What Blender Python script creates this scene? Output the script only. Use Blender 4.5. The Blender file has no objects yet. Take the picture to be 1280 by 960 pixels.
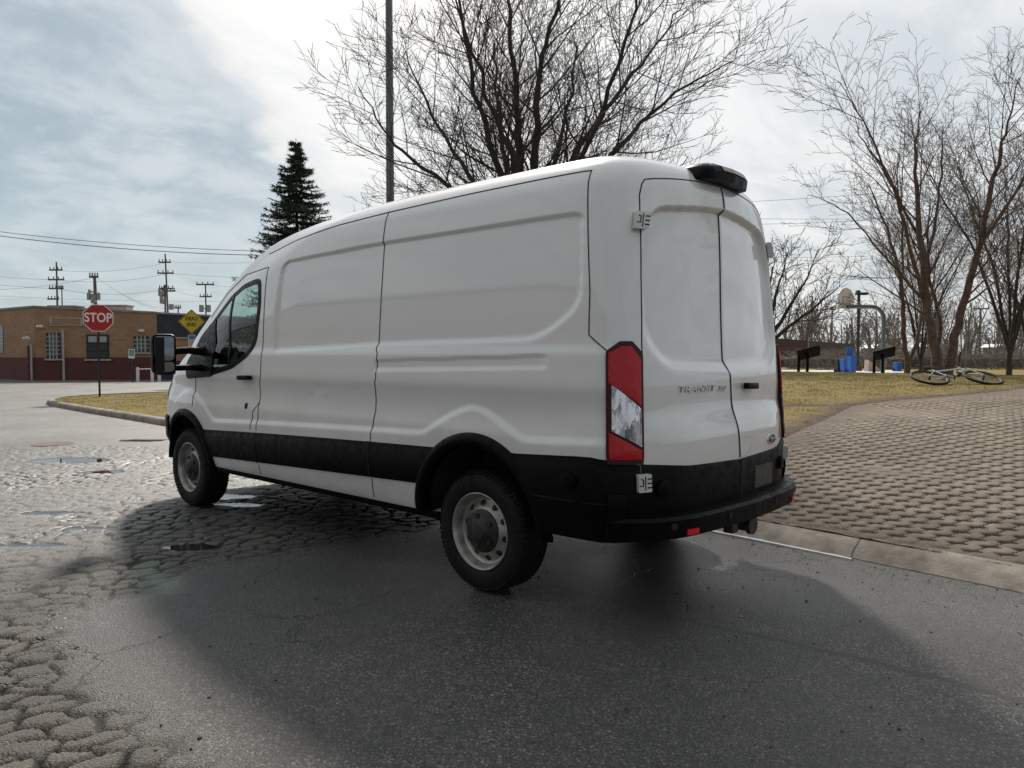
import bpy, bmesh, math, random
import numpy as np
from mathutils import Vector, Matrix
SC=bpy.context.scene; COL=SC.collection
random.seed(5); RNG=np.random.default_rng(7)
CAM=np.array([-4.0977,-3.1465,1.3779]); YAW=.8245; PIT=-.0383; FPX=961.44
def pch(xs,ys):
    xs=np.array(xs,float);ys=np.array(ys,float);h=np.diff(xs);d=np.diff(ys)/h
    m=np.zeros(len(xs));m[0]=d[0];m[-1]=d[-1]
    for i in range(1,len(xs)-1):
        if d[i-1]*d[i]>0:
            a=2*h[i]+h[i-1];b=h[i]+2*h[i-1];m[i]=(a+b)/(a/d[i-1]+b/d[i])
    def f(x):
        x=np.clip(np.asarray(x,float),xs[0],xs[-1]);i=np.clip(np.searchsorted(xs,x,side='right')-1,0,len(xs)-2)
        t=(x-xs[i])/h[i];t2=t*t;t3=t2*t
        return (2*t3-3*t2+1)*ys[i]+(t3-2*t2+t)*h[i]*m[i]+(3*t2-2*t3)*ys[i+1]+(t3-t2)*h[i]*m[i+1]
    return f
ZB,ZT=.37,2.525
Wf=pch([.37,.42,.50,.62,.80,.93,1.0,1.09,1.13,1.21,1.3,1.38,1.43,1.6,2.08,2.2,2.27,2.32,2.365,2.41,2.455,2.487,2.505,2.518,2.525],
       [.93,.965,.985,1.0,1.01,1.012,1.004,.998,1.0,1.010,1.003,.996,.982,.97,.93,.916,.903,.88,.845,.79,.69,.54,.38,.24,.02])
YR=pch([.37,.5,.8,.93,1.0,1.09,1.2,1.35,1.6,2.0,2.2,2.28,2.345,2.40,2.445,2.475,2.50,2.518,2.525],
       [-1.09,-1.10,-1.105,-1.10,-1.095,-1.08,-1.078,-1.073,-1.06,-1.045,-1.03,-1.02,-1.0,-.955,-.88,-.77,-.6,-.3,.0])
YF=pch([.37,.5,.8,.95,1.05,1.15,1.25,1.33,1.38,1.5,1.7,1.9,2.06,2.2,2.3,2.38,2.43,2.47,2.495,2.51,2.525],
       [4.6,4.72,4.76,4.74,4.71,4.64,4.53,4.42,4.34,4.22,3.95,3.67,3.42,3.10,2.80,2.42,2.05,1.6,1.2,.9,.5])
CNT=[30,30,15,8,10,16,250,60,44,26,18,20,20]
def ring(z):
    w=float(Wf(z));yr=float(YR(z));yf=float(YF(z));c=min(1,w/.85)
    g=float(np.clip((z-1.3)/.8,0,1))  # greenhouse narrowing toward the front
    n1=.995-.01*g;n2=.945-.035*g
    k=1.62+.85*float(np.clip((z-1.5)/.8,0,1))**1.5
    P=[(0,yr),(.35*w,yr+.010*c*k),(.7*w,yr+.036*c*k),(.87*w,yr+.068*c*k),(.945*w,yr+.102*c*k),(.985*w,yr+.155*c*k),(w,yr+.30*c*k),
       (w,yf-1.9*c),(n1*w,yf-1.15*c),(n2*w,yf-.6*c),(.86*w,yf-.32*c),(.7*w,yf-.15*c),(.4*w,yf-.035*c),(0,yf)]
    P=np.array(P);t=np.r_[0,np.cumsum(np.hypot(*np.diff(P,axis=0).T))]
    # make knots strictly increasing
    fx=pch(t,P[:,0]);fy=pch(t,P[:,1])
    ts=np.concatenate([np.linspace(t[i],t[i+1],CNT[i],endpoint=False) for i in range(len(CNT))]+[[t[-1]]])
    return fx(ts),fy(ts)
_zl=np.linspace(ZB,2.51,500);_R=[ring(z) for z in _zl]
IW=sum(CNT[:6])+20
def side_x(y,z):
    z=float(np.clip(z,ZB,2.509));i=(z-ZB)/(_zl[1]-_zl[0]);k=int(i);f=i-k
    a=np.interp(y,_R[k][1],_R[k][0]);b=np.interp(y,_R[min(k+1,499)][1],_R[min(k+1,499)][0]);return a*(1-f)+b*f
def rear_y(x,z):
    z=float(np.clip(z,ZB,2.509));i=(z-ZB)/(_zl[1]-_zl[0]);k=int(i);f=i-k
    o=[np.interp(abs(x),_R[q][0][:IW],_R[q][1][:IW]) for q in (k,min(k+1,499))];return o[0]*(1-f)+o[1]*f

# ---------------------------------------------------------------- helpers
FH=np.array([math.sin(YAW),math.cos(YAW)]); RH=np.array([math.cos(YAW),-math.sin(YAW)])
def at(u,d,z=0.0):
    """point at distance d ahead, bearing u (1280-wide frame), height z"""
    p=CAM[:2]+FH*d+RH*((u-640)/FPX*d); return Vector((p[0],p[1],z))
def hz(v,d): return 1.378+(443-v)*d/FPX
def link(o,parent=None):
    COL.objects.link(o)
    if parent is not None: o.parent=parent
    return o
def tag(o,label=None,cat=None,group=None,kind=None):
    if label:o['label']=label
    if cat:o['category']=cat
    if group:o['group']=group
    if kind:o['kind']=kind
    return o
def empty(name,loc=(0,0,0),rz=0.0,parent=None):
    o=bpy.data.objects.new(name,None);o.location=loc;o.rotation_euler=(0,0,rz);o.empty_display_size=.2
    return link(o,parent)
class MB:
    def __init__(s): s.v=[];s.f=[];s.m=[]
    def add(s,vs,fs,mi=0):
        n=len(s.v);s.v.extend([tuple(p) for p in vs]);s.f.extend([tuple(i+n for i in f) for f in fs]);s.m.extend([mi]*len(fs));return s
    def box(s,c,d,rot=None,mi=0,bev=0):
        hx,hy,hz_=d[0]/2,d[1]/2,d[2]/2
        if bev<=0:
            vs=[Vector((x*hx,y*hy,z*hz_)) for x in(-1,1) for y in(-1,1) for z in(-1,1)]
            fs=[(0,1,3,2),(4,6,7,5),(0,4,5,1),(2,3,7,6),(0,2,6,4),(1,5,7,3)]
        else:
            bm=bmesh.new();bmesh.ops.create_cube(bm,size=1);bmesh.ops.scale(bm,vec=Vector(d),verts=bm.verts)
            bmesh.ops.bevel(bm,geom=bm.edges[:],offset=bev,segments=2,affect='EDGES',profile=.6)
            bm.verts.index_update();vs=[v.co.copy() for v in bm.verts];fs=[tuple(v.index for v in f.verts) for f in bm.faces];bm.free()
        if rot is not None: vs=[rot@v for v in vs]
        return s.add([v+Vector(c) for v in vs],fs,mi)
    def tube(s,pts,r,k=8,mi=0,cap=True):
        pts=[Vector(p) for p in pts];n=len(pts)
        rs=r if hasattr(r,'__len__') else [r]*n
        vs=[];prev=None
        for i,p in enumerate(pts):
            t=(pts[min(i+1,n-1)]-pts[max(i-1,0)]).normalized()
            a=Vector((0,0,1)) if abs(t.z)<.9 else Vector((1,0,0))
            if prev is not None: a=prev
            e=(a-t*a.dot(t)).normalized();prev=e;g=t.cross(e)
            for j in range(k):
                q=2*math.pi*j/k;vs.append(p+(e*math.cos(q)+g*math.sin(q))*rs[i])
        fs=[(i*k+j,i*k+(j+1)%k,(i+1)*k+(j+1)%k,(i+1)*k+j) for i in range(n-1) for j in range(k)]
        if cap: fs+= [tuple(range(k))[::-1],tuple((n-1)*k+j for j in range(k))]
        return s.add(vs,fs,mi)
    def lathe(s,prof,k=48,M=None,mi=0,close=False):
        """prof [(x_axis, radius)] around local X axis"""
        vs=[];n=len(prof)
        for (a,r) in prof:
            for j in range(k):
                q=2*math.pi*j/k;v=Vector((a,r*math.cos(q),r*math.sin(q)));vs.append(M@v if M else v)
        fs=[(i*k+j,i*k+(j+1)%k,(i+1)*k+(j+1)%k,(i+1)*k+j) for i in range(n-1) for j in range(k)]
        if close: fs.append(tuple((n-1)*k+j for j in range(k)))
        return s.add(vs,fs,mi)
    def prism(s,poly,ext,M=None,mi=0):
        """poly [(a,b)] extruded along local third axis by ext"""
        n=len(poly);vs=[Vector((a,b,0)) for a,b in poly]+[Vector((a,b,ext)) for a,b in poly]
        if M: vs=[M@v for v in vs]
        fs=[tuple(range(n))[::-1],tuple(range(n,2*n))]+[(i,(i+1)%n,(i+1)%n+n,i+n) for i in range(n)]
        return s.add(vs,fs,mi)
    def build(s,name,mats,parent=None,smooth=False,auto=None,loc=None):
        me=bpy.data.meshes.new(name);me.from_pydata(s.v,[],s.f)
        if not isinstance(mats,(list,tuple)): mats=[mats]
        for m in mats: me.materials.append(m)
        if len(mats)>1: me.polygons.foreach_set('material_index',s.m)
        bm=bmesh.new();bm.from_mesh(me);bmesh.ops.recalc_face_normals(bm,faces=bm.faces);bm.to_mesh(me);bm.free()
        if smooth:
            me.polygons.foreach_set('use_smooth',[True]*len(me.polygons))
            if auto is not None: me.set_sharp_from_angle(angle=math.radians(auto))
        me.update();o=bpy.data.objects.new(name,me)
        if loc is not None: o.location=loc
        return link(o,parent)
def npmesh(name,V,F,mats,parent=None,smooth=True,mi=None,attrs=None,normals=None):
    """V (n,3) F (m,4) arrays"""
    V=np.asarray(V,np.float32);F=np.asarray(F,np.int32);k=F.shape[1]
    me=bpy.data.meshes.new(name);me.vertices.add(len(V));me.vertices.foreach_set('co',V.ravel())
    me.loops.add(F.size);me.loops.foreach_set('vertex_index',F.ravel());me.polygons.add(len(F))
    me.polygons.foreach_set('loop_start',np.arange(0,F.size,k,dtype=np.int32))
    if not isinstance(mats,(list,tuple)): mats=[mats]
    for m in mats: me.materials.append(m)
    if mi is not None: me.polygons.foreach_set('material_index',np.asarray(mi,np.int32))
    me.polygons.foreach_set('use_smooth',np.full(len(F),smooth))
    me.update(calc_edges=True);me.validate()
    for an,av in (attrs or {}).items():
        a=me.attributes.new(an,'FLOAT','POINT');a.data.foreach_set('value',np.asarray(av,np.float32))
    if normals is not None: me.normals_split_custom_set_from_vertices(normals.tolist())
    return link(bpy.data.objects.new(name,me),parent)
def gridF(nr,nc):
    i=np.arange(nr-1)[:,None]*nc+np.arange(nc-1)[None,:];i=i.ravel()
    return np.stack([i,i+1,i+nc+1,i+nc],1)
# ---------------------------------------------------------------- materials
def rgb(r,g,b): # sRGB 0..255 to linear
    f=lambda c:(c/255/12.92 if c/255<=.04045 else ((c/255+.055)/1.055)**2.4)
    return (f(r),f(g),f(b),1)
class NT:
    def __init__(s,m): s.t=m.node_tree;s.n=s.t.nodes;s.l=s.t.links
    def new(s,ty,**kw):
        n=s.n.new(ty)
        for k,v in kw.items():
            if k=='ins':
                for a,b in v.items():
                    if isinstance(b,bpy.types.NodeSocket): s.l.new(b,n.inputs[a])
                    else: n.inputs[a].default_value=b
            else: setattr(n,k,v)
        return n
    def math(s,op,a,b=0,c=None,clamp=False):
        n=s.new('ShaderNodeMath',operation=op,use_clamp=clamp)
        for i,x in enumerate((a,b) if c is None else (a,b,c)):
            if isinstance(x,bpy.types.NodeSocket): s.l.new(x,n.inputs[i])
            else: n.inputs[i].default_value=x
        return n.outputs[0]
    def mix(s,f,a,b,bt='MIX'):
        n=s.new('ShaderNodeMix',data_type='RGBA',blend_type=bt)
        for i,x in ((0,f),(6,a),(7,b)):
            if isinstance(x,bpy.types.NodeSocket): s.l.new(x,n.inputs[i])
            else: n.inputs[i].default_value=x
        return n.outputs[2]
    def noise(s,vec,scale,det=4,rough=.55,dist=0,dim='3D'):
        n=s.new('ShaderNodeTexNoise',ins={'Scale':scale,'Detail':det,'Roughness':rough,'Distortion':dist})
        if vec is not None: s.l.new(vec,n.inputs['Vector'])
        return n.outputs['Fac']
    def ramp(s,f,stops,interp='LINEAR'):
        n=s.new('ShaderNodeValToRGB');n.color_ramp.interpolation=interp;e=n.color_ramp.elements
        while len(e)<len(stops): e.new(.5)
        for i,(p,c) in enumerate(stops):
            e[i].position=p;e[i].color=c if hasattr(c,'__len__') else (c,c,c,1)
        s.l.new(f,n.inputs[0]);return n.outputs[0]
    def mapr(s,v,a,b,c,d):
        n=s.new('ShaderNodeMapRange',interpolation_type='SMOOTHSTEP',ins={'From Min':a,'From Max':b,'To Min':c,'To Max':d});s.l.new(v,n.inputs['Value']);return n.outputs[0]
def base_mat(name,col=(.5,.5,.5,1),rough=.5,metal=0,**kw):
    m=bpy.data.materials.new(name);m.use_nodes=True;b=m.node_tree.nodes['Principled BSDF']
    b.inputs['Base Color'].default_value=col if len(col)==4 else (*col,1);b.inputs['Roughness'].default_value=rough;b.inputs['Metallic'].default_value=metal
    for k,v in kw.items(): b.inputs[k.replace('_',' ')].default_value=v
    return m
def noisy(name,c1,c2,scale=8,rough=.6,bump=0.0,bscale=None,metal=0,det=5,rr=.12,**kw):
    m=base_mat(name,c1,rough,metal,**kw);t=NT(m);b=t.n['Principled BSDF'];tc=t.new('ShaderNodeTexCoord').outputs['Object']
    f=t.noise(tc,scale,det,.6);f2=t.mapr(f,.32,.68,0,1);c=t.mix(f2,(*c1[:3],1),(*c2[:3],1));t.l.new(c,b.inputs['Base Color'])
    g=t.noise(tc,scale*2.3,3);t.l.new(t.mapr(g,.3,.7,max(.02,rough-rr),min(1,rough+rr)),b.inputs['Roughness'])
    if bump:
        h=t.noise(tc,bscale or scale*4,4);bn=t.new('ShaderNodeBump',ins={'Height':h,'Strength':bump,'Distance':.01});t.l.new(bn.outputs[0],b.inputs['Normal'])
    return m
def glass_mat(name,tint,ior=1.45,tr=.85):
    m=bpy.data.materials.new(name);m.use_nodes=True;t=NT(m);t.n.remove(t.n['Principled BSDF']);out=t.n['Material Output']
    tp=t.new('ShaderNodeBsdfTransparent',ins={'Color':(*tint,1)});gl=t.new('ShaderNodeBsdfGlossy',ins={'Color':(1,1,1,1),'Roughness':.01})
    ge=t.new('ShaderNodeNewGeometry');dt=t.new('ShaderNodeVectorMath',operation='DOT_PRODUCT');t.l.new(ge.outputs['Normal'],dt.inputs[0]);t.l.new(ge.outputs['Incoming'],dt.inputs[1]);fc_=t.math('ABSOLUTE',dt.outputs['Value']);fr_=t.math('ADD',t.math('MULTIPLY',t.math('POWER',t.math('SUBTRACT',1,fc_),5.0),.95),.045);mx=t.new('ShaderNodeMixShader');t.l.new(fr_,mx.inputs[0]);t.l.new(tp.outputs[0],mx.inputs[1]);t.l.new(gl.outputs[0],mx.inputs[2]);t.l.new(mx.outputs[0],out.inputs[0]);return m
M={}
# van paint: white, glossy coat, faint road film low down, backfaces darkened to keep the interior dim
m=base_mat('white_paint',(.80,.80,.79,1),.32,Coat_Weight=1.0,Coat_Roughness=.03,Coat_IOR=1.7,Specular_IOR_Level=.5);t=NT(m);b=t.n['Principled BSDF']
tc=t.new('ShaderNodeTexCoord').outputs['Object'];sx=t.new('ShaderNodeSeparateXYZ');t.l.new(tc,sx.inputs[0])
n1=t.noise(tc,2.2,6,.65);n2=t.noise(tc,22,3,.6)
low=t.mapr(sx.outputs['Z'],.4,1.5,1,0);d=t.math('MULTIPLY',low,t.mapr(n1,.35,.7,.25,1));d=t.math('MULTIPLY',d,.40);d=t.math('ADD',d,t.math('MULTIPLY',t.mapr(n2,.45,.75,0,1),.025))
c=t.mix(d,(.80,.80,.785,1),(.43,.40,.36,1));geo=t.new('ShaderNodeNewGeometry').outputs['Backfacing']
c=t.mix(geo,c,(.035,.036,.038,1));t.l.new(c,b.inputs['Base Color']);t.l.new(t.math('SUBTRACT',1,geo),b.inputs['Coat Weight'])
t.l.new(t.math('ADD',t.math('MULTIPLY',d,.8),.30),b.inputs['Roughness'])
bn=t.new('ShaderNodeBump',ins={'Height':t.noise(tc,1.3,2,.5),'Strength':.10,'Distance':.02});t.l.new(bn.outputs[0],b.inputs['Normal'])
M['paint']=m
M['black']=noisy('black_plastic',(.0022,.0024,.0032),(.0045,.0045,.0055),9,.5,.2,260,Specular_IOR_Level=.10)
M['black2']=noisy('satin_black_plastic',(.002,.002,.003),(.004,.004,.005),12,.42,Specular_IOR_Level=.11)
M['under']=noisy('underbody_dirt',(.012,.012,.012),(.03,.027,.024),6,.8)
M['seam']=base_mat('panel_gap',(.010,.010,.011,1),.7)
M['rubber']=noisy('tyre_rubber',(.005,.005,.006),(.012,.0115,.011),14,.7,.3,90,Specular_IOR_Level=.25)
M['steel']=noisy('steel_wheel',(.46,.445,.42),(.30,.275,.25),14,.4,.1,60,.5)
M['chrome']=base_mat('chrome',(.75,.76,.78,1),.12,1)
M['satin']=base_mat('satin_silver',(.62,.63,.65,1),.3,.7)
M['glass']=glass_mat('cab_glass',(.44,.57,.54),1.5)
M['screen']=glass_mat('windscreen_glass',(.64,.83,.77),1.5)
M['mirror']=base_mat('mirror_glass',(.22,.24,.26,1),.02,1)
M['hubcap']=noisy('hub_cap_grey',(.012,.012,.014),(.03,.029,.028),18,.5,.2,80)
M['seat']=noisy('seat_cloth',(.03,.03,.032),(.05,.05,.05),20,.9)
M['dash']=noisy('dash_plastic',(.03,.031,.033),(.045,.045,.047),10,.6)
m=noisy('red_lens',(.5,.005,.013),(.55,.006,.014),4,.2,Coat_Weight=.25,Specular_IOR_Level=.3,Coat_Roughness=.04,Transmission_Weight=.0);t=NT(m);b=t.n['Principled BSDF']
tc=t.new('ShaderNodeTexCoord').outputs['Object'];br=t.new('ShaderNodeTexBrick',offset=0,ins={'Color1':(.66,.010,.022,1),'Color2':(.52,.008,.018,1),'Mortar':(.30,.004,.010,1),'Scale':1,'Mortar Size':.0012,'Brick Width':.014,'Row Height':.009})
mp=t.new('ShaderNodeMapping',ins={'Rotation':(math.pi/2,0,.9)});t.l.new(tc,mp.inputs[0]);t.l.new(mp.outputs[0],br.inputs['Vector']);t.l.new(br.outputs[0],b.inputs['Base Color']);M['red']=m
M['redblock']=base_mat('red_reflector',(.75,.02,.02,1),.2)
M['darkred']=base_mat('dark_red_lens',(.045,.002,.005,1),.2,Specular_IOR_Level=.3)
m=base_mat('clear_lens',(.6,.6,.62,1),.12,.75);t=NT(m);b=t.n['Principled BSDF'];tc=t.new('ShaderNodeTexCoord').outputs['Object']
v=t.new('ShaderNodeTexVoronoi',feature='F1',distance='CHEBYCHEV',ins={'Scale':42.0});mp=t.new('ShaderNodeMapping',ins={'Scale':(1,1,.3)});t.l.new(tc,mp.inputs[0]);t.l.new(mp.outputs[0],v.inputs['Vector']);t.l.new(t.ramp(v.outputs['Color'],[(.2,(.25,.25,.28,1)),(.45,(.5,.5,.54,1)),(.7,(.8,.8,.84,1))]),b.inputs['Base Color'])
bn=t.new('ShaderNodeBump',ins={'Height':v.outputs['Distance'],'Strength':.35,'Distance':.01});t.l.new(bn.outputs[0],b.inputs['Normal']);M['clear']=m
M['whitep']=noisy('white_enamel',(.72,.72,.70),(.6,.59,.56),6,.4)
M['galv']=noisy('galvanised_steel',(.30,.31,.32),(.22,.23,.24),9,.5,.1,60,.5)
M['darkmetal']=noisy('dark_painted_metal',(.02,.02,.022),(.035,.034,.033),9,.5)
M['signred']=noisy('sign_red',(.42,.012,.025),(.36,.012,.022),5,.45)
M['signwhite']=base_mat('sign_white',(.8,.8,.8,1),.45)
M['signyellow']=noisy('sign_yellow',(.72,.52,.03),(.62,.45,.03),5,.45)
M['signblack']=base_mat('sign_black',(.015,.015,.015,1),.5)
M['signblue']=base_mat('sign_blue',(.04,.20,.45,1),.45)
M['signorange']=base_mat('sign_salmon',(.62,.36,.26,1),.45)
M['signgreen']=base_mat('sign_green',(.05,.25,.18,1),.45)
M['wood']=noisy('pole_wood',(.10,.085,.07),(.17,.15,.13),5,.85,.3,30)
M['transf']=noisy('transformer_grey',(.32,.34,.35),(.24,.25,.26),6,.5)
M['bluebin']=noisy('blue_bin',(.015,.11,.42),(.02,.14,.5),6,.45)
M['concrete']=noisy('concrete',(.42,.40,.36),(.32,.30,.27),3,.85,.3,60)
M['kerb']=noisy('kerb_concrete',(.34,.30,.25),(.20,.175,.145),5,.85,.5,80,det=8)
t=NT(M['kerb']);b=t.n['Principled BSDF'];l=b.inputs['Base Color'].links[0];src=l.from_socket;tc=t.new('ShaderNodeTexCoord').outputs['Object'];sx=t.new('ShaderNodeSeparateXYZ');t.l.new(tc,sx.inputs[0])
fr=t.math('ABSOLUTE',t.math('SUBTRACT',t.math('FRACT',t.math('DIVIDE',t.math('ADD',sx.outputs[1],t.math('MULTIPLY',t.noise(tc,9,2),.05)),2.6)),.5));jn=t.mapr(fr,.0,.004,1,0)
st=t.mapr(t.noise(tc,1.6,6,.7),.45,.65,0,.6);c=t.mix(st,src,(.10,.085,.07,1));c=t.mix(jn,c,(.03,.026,.022,1));t.l.new(c,b.inputs['Base Color'])
M['bark']=noisy('dark_bark',(.032,.026,.023),(.055,.045,.038),9,.9,.6,30)
M['birch']=noisy('river_birch_bark',(.065,.043,.035),(.15,.10,.08),7,.9,.8,22)
M['twig']=noisy('twigs',(.035,.028,.025),(.06,.047,.04),4,.9)
M['birchtwig']=noisy('birch_twigs',(.09,.066,.055),(.135,.105,.09),4,.9)
M['needle']=noisy('spruce_needles',(.06,.09,.072),(.12,.16,.125),3,.9)
M['tarpole']=noisy('light_pole_grey',(.13,.14,.15),(.17,.18,.19),4,.5,metal=.3)
M['court']=noisy('court_concrete',(.55,.54,.51),(.45,.44,.41),.8,.8)
M['metal_lt']=noisy('light_metal',(.45,.45,.44),(.36,.36,.35),5,.5)
M['bikeframe']=base_mat('bike_silver',(.5,.5,.54,1),.3,.6)
def brickmat(name,c1,c2,mort,sc=1.0,w=.4,h=.14):
    m=base_mat(name,c1,.85);t=NT(m);b=t.n['Principled BSDF'];g=t.new('ShaderNodeUVMap');br=t.new('ShaderNodeTexBrick',ins={'Color1':c1,'Color2':c2,'Mortar':mort,'Scale':sc,'Mortar Size':.012,'Brick Width':w,'Row Height':h,'Bias':-.1});t.l.new(g.outputs[0],br.inputs['Vector'])
    n=t.noise(g.outputs[0],.7,5,.6);c=t.mix(t.mapr(n,.3,.7,0,.45),br.outputs[0],tuple(x*.55 for x in c1[:3])+(1,));n2=t.noise(g.outputs[0],14,3);c=t.mix(t.mapr(n2,.4,.7,0,.3),c,tuple(min(1,x*1.4) for x in c2[:3])+(1,));t.l.new(c,b.inputs['Base Color']);return m
M['brick']=brickmat('tan_brick',(.42,.245,.14,1),(.31,.17,.095,1),(.32,.25,.18,1))
M['maroon']=brickmat('maroon_brick',(.15,.045,.042,1),(.11,.035,.034,1),(.07,.03,.03,1))
M['charcoal']=noisy('charcoal_wall',(.035,.040,.050),(.045,.05,.06),1,.8)
M['brownwall']=noisy('brown_wall',(.13,.075,.06),(.10,.06,.05),.4,.85)
M['roofedge']=noisy('roof_coping',(.33,.30,.26),(.25,.22,.2),3,.7)
m=base_mat('block_glass',(.10,.11,.12,1),.18);t=NT(m);b=t.n['Principled BSDF'];g=t.new('ShaderNodeUVMap');br=t.new('ShaderNodeTexBrick',offset=0,ins={'Color1':(.10,.11,.12,1),'Color2':(.045,.05,.055,1),'Mortar':(.2,.2,.19,1),'Scale':1,'Mortar Size':.02,'Brick Width':.2,'Row Height':.2});t.l.new(g.outputs[0],br.inputs['Vector']);t.l.new(br.outputs[0],b.inputs['Base Color']);M['blockglass']=m
M['winglass']=base_mat('dark_window',(.035,.042,.05,1),.08)
# gradients of a plain fence mesh
def fence_mat():
    m=bpy.data.materials.new('chain_link');m.use_nodes=True;t=NT(m);b=t.n['Principled BSDF'];b.inputs['Base Color'].default_value=(.16,.17,.17,1);b.inputs['Roughness'].default_value=.5
    g=t.new('ShaderNodeUVMap').outputs[0];mp=t.new('ShaderNodeMapping',ins={'Rotation':(0,0,math.pi/4),'Scale':(11,11,11)});t.l.new(g,mp.inputs[0]);sx=t.new('ShaderNodeSeparateXYZ');t.l.new(mp.outputs[0],sx.inputs[0])
    a=t.math('LESS_THAN',t.math('FRACT',sx.outputs[0]),.12);c=t.math('LESS_THAN',t.math('FRACT',sx.outputs[1]),.12);al=t.math('MAXIMUM',a,c);t.l.new(al,b.inputs['Alpha']);return m
M['chain']=fence_mat()
# ================================================================ VAN
def sst(a,b,x): t=np.clip((np.asarray(x,float)-a)/(b-a),0,1);return t*t*(3-2*t)
def sdpoly(P,X,Y):
    P=np.array(P,float);X=np.asarray(X,float);Y=np.asarray(Y,float);D=np.full(X.shape,1e9);ins=np.zeros(X.shape,bool);n=len(P)
    for i in range(n):
        a=P[i];b=P[(i+1)%n];e=b-a;t=np.clip(((X-a[0])*e[0]+(Y-a[1])*e[1])/(e@e),0,1)
        D=np.minimum(D,np.hypot(X-a[0]-t*e[0],Y-a[1]-t*e[1]))
        c=((a[1]>Y)!=(b[1]>Y))
        with np.errstate(divide='ignore',invalid='ignore'): xx=(b[0]-a[0])*(Y-a[1])/(b[1]-a[1]+1e-12)+a[0]
        ins^=(c&(X<xx))
    return np.where(ins,-D,D)
def roundpoly(P,r,n=6):
    out=[];P=[np.array(p,float) for p in P];N=len(P)
    for i in range(N):
        a,b,c=P[i-1],P[i],P[(i+1)%N];rr=r[i] if hasattr(r,'__len__') else r
        d1=(a-b);l1=np.linalg.norm(d1);d2=(c-b);l2=np.linalg.norm(d2);k=min(rr,l1*.45,l2*.45)
        p0=b+d1/l1*k;p1=b+d2/l2*k
        for j in range(n+1):
            t=j/n;out.append(tuple((1-t)**2*p0+2*t*(1-t)*b+t*t*p1))
    return out
PANEL=roundpoly([(-.70,2.115),(-.73,1.62),(-.46,1.445),(.92,1.425),(2.24,1.385),(2.25,1.75),(2.20,2.095),(.94,2.12)],[.05,.12,.14,.01,.05,.3,.09,.01])
_cla=pch([-.9,-.32,.95,2.4,3.32,3.6],[.864,.841,.810,.768,.733,.722])
def Lfl(y):
    y=np.asarray(y,float);b=_cla(y)+.055
    r1=1.05-.21*np.abs(y-.02)**1.6/.45**1.6*1.0
    r2=1.03-.20*np.abs(y-3.68)**1.8/.45**1.8
    m=np.maximum(r1,r2);k=.02;return np.log(np.exp(b/k)+np.exp(m/k))*k
def disp_side(y,z):
    y=np.asarray(y,float);z=np.asarray(z,float)
    sd=sdpoly(PANEL,y,z);wd=np.maximum(.034-.021*sst(1.5,1.7,z),.026*sst(1.95,2.1,y)*(1-sst(1.9,2.02,z)))
    d=-.0155*(1-sst(0,1,(sd+wd)/wd))
    zc=1.309+.0222*(.93-y);e=np.abs(z-zc);end=sst(-.56,-.47,y)*(1-sst(.94,.945,y))
    up=(z>zc);w=np.where(up,.008,.016);d-=.009*end*(1-sst(.026,.026+w,e+np.where(up,0,.002)))
    d+=.016*sst(-.045,.0,Lfl(y)-z)*(1-sst(3.9,4.2,y))*sst(-.95,-.85,y)
    # shallow door skin hollow
    d-=.004*np.exp(-((z-1.03)/.06)**2)*(1-sst(3.2,3.5,y))*sst(-.8,-.6,y)
    # hinge dish
    # small dents on the sliding-side skin
    for (a,b_,s,q) in ((1.62,1.13,.045,.0035),(1.52,1.10,.03,-.003),(1.70,1.08,.025,.002),(1.2,1.62,.03,.001)):
        d-=q*np.exp(-(((y-a)/s)**2+((z-b_)/s)**2))
    return d
RPAN=roundpoly([(-.64,2.13),(0,2.20),(.64,2.13),(.735,1.93),(.745,1.54),(.60,1.37),(0,1.35),(-.60,1.37),(-.745,1.54),(-.735,1.93)],[.09,.5,.09,.2,.14,.14,.1,.14,.14,.2])
LPAN=roundpoly([(-.86,1.12),(.86,1.12),(.60,.905),(0,.885),(-.60,.905)],[.05,.05,.1,.2,.1])
def disp_rear(x,z):
    x=np.asarray(x,float);z=np.asarray(z,float)
    sd=sdpoly(RPAN,x,z);wd=.018+.079*(1-sst(1.42,1.62,z));d=-.042*(1-sst(0,1,(sd)/wd))
    zb=.93-.02*np.abs(x);d+=.026*np.where(z>zb,np.exp(-np.clip((z-zb)/.10,0,9)**1.6),1)*(1-sst(.55,.80,np.abs(x)))
    return d
def rnorm(X,Y):
    dx=np.gradient(X);dy=np.gradient(Y);l=np.hypot(dx,dy)+1e-12;return dy/l,-dx/l
def side_disp_w(nx): return sst(.75,.93,nx)
# shell grid (left half index order rear centre -> front centre), z levels
ZL=np.r_[np.arange(ZB,2.24,.0112),np.linspace(2.245,2.42,26),2.43,2.44,2.449,2.457,2.465,2.473,2.481,2.489,2.496,2.503,2.509,2.514,2.518,2.521,2.5235]
NR=sum(CNT)+1
HX=np.zeros((len(ZL),NR));HY=HX.copy()
for i,z in enumerate(ZL):
    X,Y=ring(z);nx,ny=rnorm(X,Y);d=disp_side(Y,np.full_like(Y,z))*side_disp_w(nx)*(Y>-1.0)
    d=d+disp_rear(X,np.full_like(X,z))*sst(.80,.93,-ny)*(Y<0)
    lim=sst(2.30,2.2,z) if False else (1-sst(2.2,2.3,z))
    HX[i]=X+nx*d*lim;HY[i]=Y+ny*d*lim
PX=np.concatenate([HX,-HX[:,-2:0:-1]],1);PY=np.concatenate([HY,HY[:,-2:0:-1]],1);NC=PX.shape[1]
V=np.stack([PX,PY,np.repeat(ZL[:,None],NC,1)],2).reshape(-1,3)
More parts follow.
